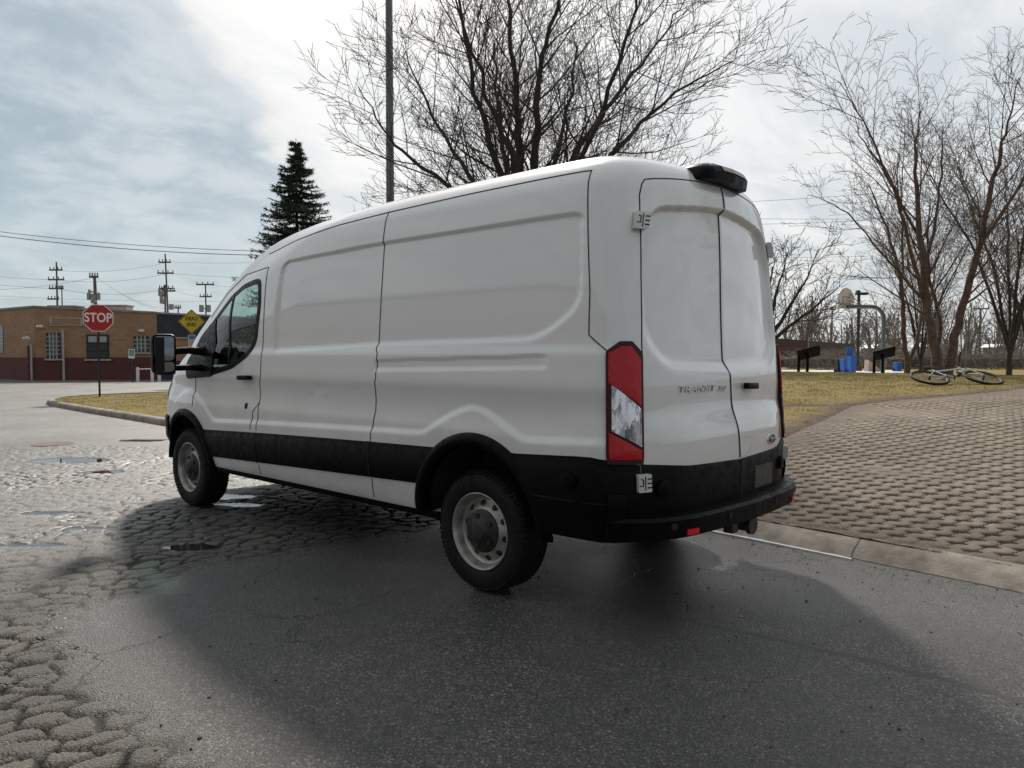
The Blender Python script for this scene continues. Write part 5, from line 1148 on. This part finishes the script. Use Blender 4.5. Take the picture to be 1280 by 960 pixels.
upole(258.5,355,88,'utility pole with one wide top crossarm and two hanging transformers',[(356,-11,11),(371,-7,8)],[(386,-4.5,5.5,9),(386,4.5,5.5,9)])
upole(1224,385,90,'T-shaped utility pole seen between the birch trunks and the right edge',[(386,-10,10)],rad=.16)
upole(1247,391,95,'farther T-shaped utility pole near the right picture edge',[(392.5,-9,9)],rad=.16)
upole(1014,370,80,'utility pole with a boxy platform rising over the brown building',[(416,-6,6)],[(411,-3.5,4,7),(411,3.5,4,7)],rad=.14)
upole(1039,385,88,'slender utility pole just left of the backboard',[(387,-4,4)],rad=.12)
upole(1171,378,85,'plain utility pole showing just left of the birch trunk',[(380,-3,3)],rad=.16)
upole(860,262,60,'utility pole hidden behind the van that carries the overhead wires',[(268,-9,9),(282,-8,8)],rad=.13)
# ---------------- overhead wires
def wire(u0,v0,d0,u1,v1,d1,sag,label,r=.014):
    a=at(u0,d0,hz(v0,d0));c=at(u1,d1,hz(v1,d1));P=[]
    for i in range(41): t=i/40;q=a.lerp(c,t);q.z-=sag*4*t*(1-t);P.append(q)
    if u1==560: P.append(at(860,60,hz(268,60)))
    b=MB();b.tube(P,r*.75,4,cap=False);return tag(b.build('overhead_wire',M['signblack']),label,'wire','thin overhead power lines')
WL='thin black overhead wire crossing the sky'
wire(-150,268,45,560,312,45,.9,'upper of the two thick sagging wires left of the spruce',.020);wire(-150,272,45,560,315,45,1.0,'lower of the two thick sagging wires left of the spruce',.026)
for (a0,a1,a2,b0,b1,b2,s,r) in ((-150,318,80,73,350,80,.6,.016),(73,350,80,213,342,82,.5,.016),(213,342,82,560,330,90,1.,.016),(-150,330,80,73,361,80,.5,.016),(73,338,80,213,328,82,.5,.014),(213,328,82,560,300,90,1.,.014),
    (73,361,80,213,361,82,.6,.016),(213,361,82,258,371,88,.2,.016),(258,356,88,560,352,90,.8,.016),(123,347,60,213,386,82,.6,.014),(123,347,60,208,390,78,.4,.014),(-150,352,70,123,347,60,.9,.014),(-150,360,80,560,366,90,1.2,.012),
    (860,282,60,1400,246,60,.6,.016),(860,273,60,1400,262,60,.4,.016),(860,256,55,1400,205,50,.5,.014),(860,322,75,1400,300,70,.6,.016),(860,318,75,1400,330,75,.5,.014),(1014,372,80,1224,386,90,.6,.014),(1224,386,90,1400,384,90,.4,.014)):
    wire(a0,a1,a2,b0,b1,b2,s,WL,r)
# ---------------- light pole behind the van
p=at(489,17);p.z=float(terr(p.x,p.y));e=tag(empty('light_pole',p,-YAW),'tall straight grey light pole rising behind the middle of the van','light pole')
b=MB();b.lathe([(-.02,.25),(.03,.25),(.035,.001)],12,Matrix.Rotation(-math.pi/2,4,'Y'));b.build('base_flange',M['tarpole'],e)
b=MB();b.tube([(0,0,0),(0,0,5),(0,0,11)],[.10,.088,.07],8);b.build('pole',M['tarpole'],e);b=MB();b.tube([(0,0,10.8),(.9,0,11.2)],.04,6);b.box((1.2,0,11.2),(.7,.3,.14),bev=.03);b.build('lamp_head',M['tarpole'],e)
# ---------------- court things
def court(u,d): q=at(u,d);q.z=.485;return q
p=court(1103.5,36);e=tag(empty('basketball_hoop',p,-YAW),'basketball hoop on a curved gooseneck pole with a pale backboard','basketball hoop');s=36/FPX
b=MB();P=[(0,0,-.1),(0,0,2.0)]+[(-.55+.55*math.cos(q),0,2.5+.62*math.sin(q)) for q in np.linspace(0,math.pi/2,8)]+[(-1.2,0,3.13),(-1.75,0,3.13)];b.tube(P,.095,10);b.build('pole',M['tarpole'],e,smooth=True,auto=60)
b=MB();b.tube([(-1.0,0,3.15),(-1.65,0,3.75)],.025,5);b.tube([(-1.0,0,3.15),(-1.72,.3,3.55)],.02,5);b.build('brace',M['galv'],e)
R=Matrix.Translation((-1.80,0,3.45))@Matrix.Rotation(math.radians(34),4,'Z')@XZ
fan=[(-.45,-.42),(.45,-.42),(.69,-.05),(.60,.25),(.34,.48),(0,.56),(-.34,.48),(-.60,.25),(-.69,-.05)]
b=MB();b.prism(fan,.04,R);bb=b.build('backboard',noisy('backboard_white',(.85,.76,.72),(.75,.66,.62),3,.5),e)
R2=Matrix.Translation((-1.80,0,3.45))@Matrix.Rotation(math.radians(34),4,'Z')
rb=MB();C=R2@Vector((0,-.30,-.36));rb.tube([C+Vector((.225*math.cos(q),.225*math.sin(q),0)) for q in np.linspace(0,6.2832,17)],.012,5,cap=False);rb.build('rim',noisy('rim_orange',(.35,.06,.03),(.25,.05,.03),9,.5),e)
rb=MB();pts=[R2@Vector((x,.05,z)) for x,z in ((-.28,-.25),(.28,-.25),(.28,.12),(-.28,.12),(-.28,-.25))]
pts=[R2@Vector((x,-.045,z)) for x,z in ((-.28,-.25),(.28,-.25),(.28,.12),(-.28,.12),(-.28,-.25))];rb.tube(pts,.014,4,cap=False);rb.build('target_square',M['darkmetal'],bb)
p=court(1072,42);e=tag(empty('lamp_post',p,-YAW),'slim dark lamp post with a boxy head between the bins and the hoop','lamp post')
b=MB();b.tube([(0,0,-.1),(0,0,4.15)],.085,8);b.build('post',M['darkmetal'],e);b=MB();b.box((.15,0,4.2),(.62,.32,.14),bev=.03);b.box((-.05,0,4.28),(.2,.2,.2),bev=.03);b.build('lamp_head',M['darkmetal'],e)
b=MB();b.box((0,0,.1),(.35,.35,.3),bev=.03);b.build('footing',noisy('rusty_foot',(.14,.07,.05),(.1,.05,.04),9,.8),e)
# bins
def bin_(u,d,w,h,label,mat,lidup=False):
    p=court(u,d);e=tag(empty('wheelie_bin',p,-YAW+.2),label,'bin',None if mat is M['darkmetal'] else 'blue bins beside the court');b=MB()
    L_=[(w*.8,w*.75,0),(w*.84,w*.8,.08),(w,w*.95,h*.92),(w*1.06,w*1.02,h*.93),(w*1.06,w*1.02,h*.97)];vs=[];
    for a,c,z in L_: vs+=[(-a/2,-c/2,z),(a/2,-c/2,z),(a/2,c/2,z),(-a/2,c/2,z)]
    fs=[(r*4+i,r*4+(i+1)%4,(r+1)*4+(i+1)%4,(r+1)*4+i) for r in range(len(L_)-1) for i in range(4)]+[(0,1,2,3)];b.add(vs,fs).build('body',mat,e)
    b=MB();b.box((0,0,h*.99) if not lidup else (0,w*.5,h*1.2),(w*1.1,w*1.08,.05) if not lidup else (w*1.0,.05,h*.5),bev=.015);b.build('lid',mat,e)
    for x in(-1,1): b=MB();b.lathe([(-.03,.09),(.03,.09),(.03,.001)],12,Matrix.Translation((x*w*.42,w*.36,.09)));b.build('wheel',M['seam'],e)
bin_(1064.5,37.3,.34,.86,'taller blue bin with its lid tipped up, right one of the row',M['bluebin'],True);bin_(1056,38,.36,.66,'lower blue bin between the dark and the tall blue bin',M['bluebin']);bin_(1048,38.4,.26,.66,'dark grey bin at the left end of the blue bins',M['darkmetal'])
p=court(1156,44);e=bin_(1122,41,.34,.45,'lone blue bin far right, beside the slimmer birch trunk',M['bluebin'])
# sloping pale board
p=court(1080,41);b=MB();b.prism([(0,0),(.75,0),(.02,.62)],.5,XZ);o=b.build('sloping_board',noisy('pale_board',(.5,.38,.34),(.42,.32,.29),5,.8),loc=p);o.rotation_euler=(0,0,-YAW);tag(o,'pale pinkish sloping board leaning by the lamp post foot','board')
# information lecterns
def lectern(u,d,label):
    p=at(u,d);p.z=float(terr(p.x,p.y))-.03;e=tag(empty('information_lectern',p,-YAW-.25),label,'information panel','black information lecterns by the court')
    for x in(-.26,.06): b=MB();b.box((x,0,.42),(.10,.10,.93));b.build('leg',M['black'],e)
    b=MB();b.box((.10,0,.97),(.86,.62,.09),rot=Matrix.Rotation(-.27,3,'Y')@Matrix.Rotation(-.55,3,'X'));b.build('panel',M['black'],e)
lectern(1007,30,'black slanted information lectern nearer the van');lectern(1101,31.5,'black slanted information lectern in front of the hoop pole')
# brown building, far right
e=tag(empty('brown_building',(0,0,0)),'low brown flat-roofed building behind the court','building')
A=at(935,56);B=at(1068,60);a2=(B-A);Lb=a2.length;a2.normalize();s2=-1 if Vector((-a2.y,a2.x,0)).dot(Vector((CAM[0],CAM[1],0))-A)<0 else 1
uvbox('wall',0,Lb,0,(hz(420,56),hz(430,60)),A,a2,8*s2,M['brownwall'],e);uvbox('parapet',-.1,Lb+.1,hz(430,60),hz(430,60)+.01,A,a2,.1,M['roofedge'],e) if False else None
uvbox('lower_band',0,Lb,-.02,hz(446,58),A,a2,.1*s2,M['transf'],e,-.12*s2)
b=MB()
for k in range(6):
    c=A+a2*(Lb*(.12+.14*k));uvbox('window',Lb*(.10+.14*k),Lb*(.17+.14*k),hz(459,58),hz(449,58),A,a2,.05*s2,M['winglass'],e,-.18*s2)
# low wall, right
e=tag(empty('low_wall',(0,0,0)),'long low brownish-grey wall behind the birches','wall');A=at(1118,60);B=at(1400,58);a2=(B-A);Lb=a2.length;a2.normalize();s2=-1 if Vector((-a2.y,a2.x,0)).dot(Vector((CAM[0],CAM[1],0))-A)<0 else 1
uvbox('masonry',0,Lb,-.1,hz(447,59),A,a2,.3*s2,noisy('wall_grey',(.16,.14,.125),(.12,.105,.095),.8,.9),e);uvbox('coping',0,Lb,hz(447,59),hz(445.8,59),A,a2,.4*s2,M['transf'],e,-.05*s2)
# pale sheds beyond the wall
for u0,u1,v0,v1,d,lab in ((1150,1182,433,447,80,'pale grey shed roof showing over the low wall between birch trunks'),(1238,1262,434,446,85,'white box trailer showing over the low wall at right'),(1085,1120,435,450,78,'grey shed with a shallow roof behind the hoop pole')):
    e=tag(empty('shed',at((u0+u1)/2,d)),lab,'shed');e.rotation_euler[2]=-YAW;w=(u1-u0)*d/FPX;h=hz(v0,d);b=MB();b.box((0,0,h/2),(w,3,h));b.build('wall',noisy('shed_wall',(.30,.31,.32),(.22,.23,.24),1,.8),e);b=MB();b.prism([(-w/2-.2,0),(w/2+.2,0),(w/2-.3,.35),(-w/2+.3,.35)],3.3,Matrix.Translation((0,1.65,h))@XZ);b.build('roof',M['metal_lt'],e)
# chain-link fence
e=tag(empty('chain_link_fence',(0,0,0)),'tall see-through chain-link fence running behind the court and birches','fence')
A=at(1010,49);B=at(1400,50);a2=(B-A);Lb=a2.length;a2.normalize()
zf=.47
me=bpy.data.meshes.new('mesh_panel');me.from_pydata([tuple(A+Vector((0,0,zf))),tuple(B+Vector((0,0,zf))),tuple(B+Vector((0,0,zf+1.95))),tuple(A+Vector((0,0,zf+1.95)))],[],[(0,1,2,3)]);me.materials.append(M['chain']);uv=me.uv_layers.new();
for i,c in enumerate(((0,0),(Lb,0),(Lb,1.95),(0,1.95))): uv.data[i].uv=c
link(bpy.data.objects.new('mesh_panel',me),e)
n=int(Lb/3)
for k in range(n+1): q=A+a2*(Lb*k/n);b=MB();b.tube([(q.x,q.y,zf-.1),(q.x,q.y,zf+2.05)],.035,5);b.build('post',M['galv'],e)
b=MB();b.tube([A+Vector((0,0,zf+1.97)),B+Vector((0,0,zf+1.97))],.025,5);b.build('top_rail',M['galv'],e)
# marker stake
p=at(1232,22);p.z=float(terr(p.x,p.y));b=MB();b.box((0,0,.1),(.03,.02,.22));b.box((0,0,.2),(.05,.01,.04));tag(b.build('marker_stake',M['whitep'],loc=p),'tiny white marker stake in the grass right of the birches','stake')
# bicycle lying on its side
WR=.335
bpq=at(1195,15.3);bpq.z=float(terr(bpq.x,bpq.y))
bike=empty('bicycle',bpq);tag(bike,'silver mountain bicycle lying on its side on the lawn edge','bicycle')
# local frame: x along wheelbase (rear -> front), y up in bike plane, z normal
xa=Vector((RH[0],RH[1],0));fa=Vector((FH[0],FH[1],0));tilt=math.radians(20)
ya=(fa*math.cos(tilt)+Vector((0,0,1))*math.sin(tilt));za=xa.cross(ya);BM=Matrix((xa,ya,za)).transposed().to_4x4()
BM=Matrix.Translation((0,0,.125))@BM
def bw(x,y,z=0): return BM@Vector((x,y,z))
def bwheel(cx,cy,tw=0):
    W=[]
    e_=empty('wheel',(0,0,0),0,bike);Mx=BM@Matrix.Translation((cx,cy,0))@Matrix.Rotation(tw,4,'Y')
    b=MB();b.tube([Mx@Vector((WR*math.cos(q),WR*math.sin(q),0)) for q in np.linspace(0,2*math.pi,41)],.026,8,cap=False);b.build('tyre',M['rubber'],e_,smooth=True)
    b=MB();b.tube([Mx@Vector(((WR-.03)*math.cos(q),(WR-.03)*math.sin(q),0)) for q in np.linspace(0,2*math.pi,41)],.011,6,cap=False);b.tube([Mx@Vector((0,0,-.05)),Mx@Vector((0,0,.05))],.022,8);b.build('rim',M['darkmetal'],e_,smooth=True)
    b=MB()
    for k in range(16): q=2*math.pi*k/16;b.tube([Mx@Vector((.02*math.cos(q),.02*math.sin(q),.03*(-1)**k)),Mx@Vector(((WR-.035)*math.cos(q),(WR-.035)*math.sin(q),0))],.0022,3)
    b.build('spokes',M['galv'],e_)
bwheel(-.52,.0);bwheel(.55,-.0,.04)
BB=(-.12,-.0);ST=(-.25,.42);HD=(.36,.50);HL=(.40,.40)
b=MB();b.tube([bw(*BB),bw(*ST)],.017,8);b.tube([bw(*BB),bw(*HL)],.022,8);b.tube([bw(-.22,.34),bw(*HD)],.018,8);b.tube([bw(.345,.55),bw(.405,.38)],.022,8)
for s in(-.05,.05): b.tube([bw(*BB),bw(-.52,0,s)],.010,6);b.tube([bw(-.235,.37,s*.3),bw(-.52,0,s)],.009,6)
b.build('frame',M['bikeframe'],bike,smooth=True,auto=50)
b=MB();b.box(bw(.405,.375),(.12,.06,.05));
for s in(-.06,.06): b.tube([bw(.41,.37,s),bw(.55,0,s)],.014,6)
b.build('fork',M['bikeframe'],bike,smooth=True,auto=50)
b=MB();b.tube([bw(.345,.54),bw(.33,.60),bw(.38,.62)],.015,6);b.tube([bw(.36,.62,-.28),bw(.38,.62,-.10),bw(.38,.62,.10),bw(.36,.62,.30)],.012,6);b.tube([bw(.36,.62,.20),bw(.36,.62,.33)],.018,8);b.tube([bw(.36,.62,-.28),bw(.36,.62,-.16)],.018,8);b.build('handlebar',M['signblack'],bike,smooth=True,auto=50)
b=MB();b.tube([bw(*ST),bw(-.27,.50)],.013,6);b.tube([bw(-.40,.52),bw(-.28,.525),bw(-.14,.515)],[.065,.04,.018],8);b.build('saddle',M['signblack'],bike,smooth=True,auto=50)
b=MB();R_=BM@Matrix.Translation((*BB,.05));b.tube([R_@Vector((.09*math.cos(q),.09*math.sin(q),0)) for q in np.linspace(0,6.2832,21)],.008,5,cap=False);b.tube([bw(BB[0],BB[1],.06),bw(-.02,-.13,.08)],.012,6);b.tube([bw(BB[0],BB[1],-.06),bw(-.22,.13,-.08)],.012,6);b.box(bw(-.02,-.13,.13),(.10,.06,.08));b.build('crankset',M['signblack'],bike,smooth=True,auto=50)
# long pale building across the lot behind the camera (mirrors in the van flank)
e=tag(empty('warehouse',(-38,30,0)),'long tall grey warehouse far off to the left, mirrored in the van side','building');b=MB();b.box((0,0,5.2),(12,90,10.4));b.build('wall',noisy('warehouse_wall',(.22,.21,.19),(.17,.16,.15),.2,.85),e);b=MB();b.box((0,0,10.5),(12.4,90.4,.25));b.build('roof',M['transf'],e)
e=tag(empty('utility_pole',Vector((20,-12.2,.6))),'plain utility pole across the road, mirrored in the rear doors','utility pole');b=MB();b.tube([(0,0,-.3),(0,0,9)],.12,8);b.build('pole',M['wood'],e);b=MB();b.box((0,0,8.3),(1.8,.1,.12));b.build('crossarm',M['wood'],e)
# ---------------- pebbles and leaf bits on the smooth asphalt (uncountable)
n=420;b=MB();rg=np.random.default_rng(9)
for k in range(n):
    x=rg.uniform(-3.2,1.2);y=rg.uniform(-2.9,1.4)
    if k<220: x=float(kx(y))-abs(rg.normal(0,.35))
    s=rg.uniform(.002,.006) if k<380 else rg.uniform(.004,.008);q=Vector((x,y,.0))
    z=float(roadh(np.array([x]),np.array([y]))[0][0]);q.z=z+s*.3
    if x>1.25: continue
    b.box(q,(s*rg.uniform(1,2),s*rg.uniform(1,1.6),s),rot=Matrix.Rotation(rg.uniform(0,3),3,'Z'))
tag(b.build('loose_grit',noisy('grit',(.03,.022,.016),(.10,.085,.07),50,.9)),'scattered grit and leaf bits on the asphalt','debris',kind='stuff')
# ================================================================ LIGHT, SKY, CAMERA
SUN_EL=math.radians(40.5);SAZ=math.radians(42.5) # azimuth from +y towards +x
sd_=Vector((math.sin(SAZ)*math.cos(SUN_EL),math.cos(SAZ)*math.cos(SUN_EL),math.sin(SUN_EL)))
l=bpy.data.lights.new('sun','SUN');l.energy=4.5;l.angle=math.radians(4.8);l.color=(1,.93,.83);o=bpy.data.objects.new('sun',l);o.rotation_euler=sd_.to_track_quat('Z','Y').to_euler();COL.objects.link(o)
w=bpy.data.worlds.new('World');SC.world=w;w.use_nodes=True;t=NT(w);bg=t.n['Background']
sky=t.new('ShaderNodeTexSky',sky_type='NISHITA');sky.sun_disc=False;sky.sun_elevation=SUN_EL;sky.sun_rotation=SAZ;sky.dust_density=2.5
tc=t.new('ShaderNodeTexCoord').outputs['Generated'];sx=t.new('ShaderNodeSeparateXYZ');t.l.new(tc,sx.inputs[0]);Zc=t.math('MAXIMUM',sx.outputs[2],0.0)
dv=t.math('ADD',Zc,.22);cx=t.math('DIVIDE',sx.outputs[0],dv);cy=t.math('DIVIDE',sx.outputs[1],dv);cb=t.new('ShaderNodeCombineXYZ');t.l.new(cx,cb.inputs[0]);t.l.new(cy,cb.inputs[1]);cv=cb.outputs[0]
def dotd(v):
    n=t.new('ShaderNodeVectorMath',operation='DOT_PRODUCT');t.l.new(tc,n.inputs[0]);n.inputs[1].default_value=tuple(v);return n.outputs['Value']
def dirpx(u,v):
    d=Vector((*(FH*math.cos(PIT)),math.sin(PIT)))+Vector((RH[0],RH[1],0))*((u-640)/FPX)+Vector((-FH[0]*math.sin(PIT),-FH[1]*math.sin(PIT),math.cos(PIT)))*((480-v)/FPX);return d.normalized()
nb=t.noise(cv,1.15,7,.56,.3);nf=t.noise(cv,3.0,8,.6,.25)
mp=t.new('ShaderNodeMapping',ins={'Rotation':(0,0,.5),'Scale':(1.0,1.6,1)});t.l.new(cv,mp.inputs[0]);ns=t.noise(mp.outputs[0],2.3,7,.58,.5)
sun=dotd(sd_);glow=t.math('POWER',t.math('MAXIMUM',sun,0),5.0);glow2=t.math('POWER',t.math('MAXIMUM',sun,0),60.0)
thin=t.mix(t.mapr(ns,.36,.64,0,1),(.50,.575,.63,1),(.82,.83,.83,1))      # streaky high cloud
thin=t.mix(t.math('MULTIPLY',glow,.9),thin,(.96,.955,.94,1))
# grey-blue cumulus bank towards the left
bank=dotd(dirpx(40,215));bm_=t.math('ADD',t.mapr(bank,.945,.99,0,1.15),t.math('MULTIPLY',t.math('SUBTRACT',nb,.5),2.2));bm_=t.math('ADD',bm_,t.math('MULTIPLY',t.math('SUBTRACT',nf,.5),1.9))
core=t.mapr(bm_,.26,.86,0,1);rim=t.math('MULTIPLY',t.mapr(bm_,.12,.40,0,1),t.math('SUBTRACT',1,core))
bc=t.mix(t.mapr(nf,.38,.62,0,1),(.32,.42,.49,1),(.55,.62,.665,1))
c=t.mix(t.math('MULTIPLY',rim,.75),thin,(.84,.83,.81,1));c=t.mix(t.math('MULTIPLY',core,.93),c,bc)
# far right patches of grey
c=t.mix(t.math('MULTIPLY',t.mapr(nb,.55,.70,0,.5),1),c,(.47,.53,.585,1))
# pale blue band low down
hb=t.math('MULTIPLY',t.mapr(Zc,.02,.26,1,0),t.mapr(dotd(dirpx(140,420)),.75,.97,.15,.9));hbn=t.math('MULTIPLY',hb,t.mapr(ns,.35,.62,1,.35));c=t.mix(hbn,c,(.50,.61,.665,1))
c=t.mix(t.math('MULTIPLY',glow2,.9),c,(2.2,2.1,1.95,1))
skc=t.new('ShaderNodeVectorMath',operation='SCALE',ins={'Scale':.09});t.l.new(sky.outputs[0],skc.inputs[0])
c=t.mix(.86,skc.outputs[0],c)
fwd=t.mapr(dotd((FH[0],FH[1],0)),-.9,.55,.64,1.06);sc2=t.new('ShaderNodeVectorMath',operation='SCALE');t.l.new(c,sc2.inputs[0]);t.l.new(fwd,sc2.inputs['Scale']);c=sc2.outputs[0]
# below the horizon keep a dull ground tone
c=t.mix(t.mapr(sx.outputs[2],-.05,.0,1,0),c,(.10,.095,.085,1))
t.l.new(c,bg.inputs['Color']);bg.inputs['Strength'].default_value=1.0
cam=bpy.data.cameras.new('camera');cam.sensor_width=36;cam.lens=FPX/1280*36;cam.clip_start=.05;cam.clip_end=3000
o=bpy.data.objects.new('camera',cam);o.location=CAM;o.rotation_euler=(math.pi/2+PIT,0,-YAW);COL.objects.link(o);SC.camera=o
SC.view_settings.view_transform='Standard';SC.view_settings.look='None';SC.view_settings.exposure=0;SC.view_settings.gamma=1
SC.cycles.max_bounces=6;SC.cycles.diffuse_bounces=3;SC.cycles.glossy_bounces=4;SC.cycles.transparent_max_bounces=12;SC.cycles.sample_clamp_indirect=6;SC.cycles.use_denoising=True
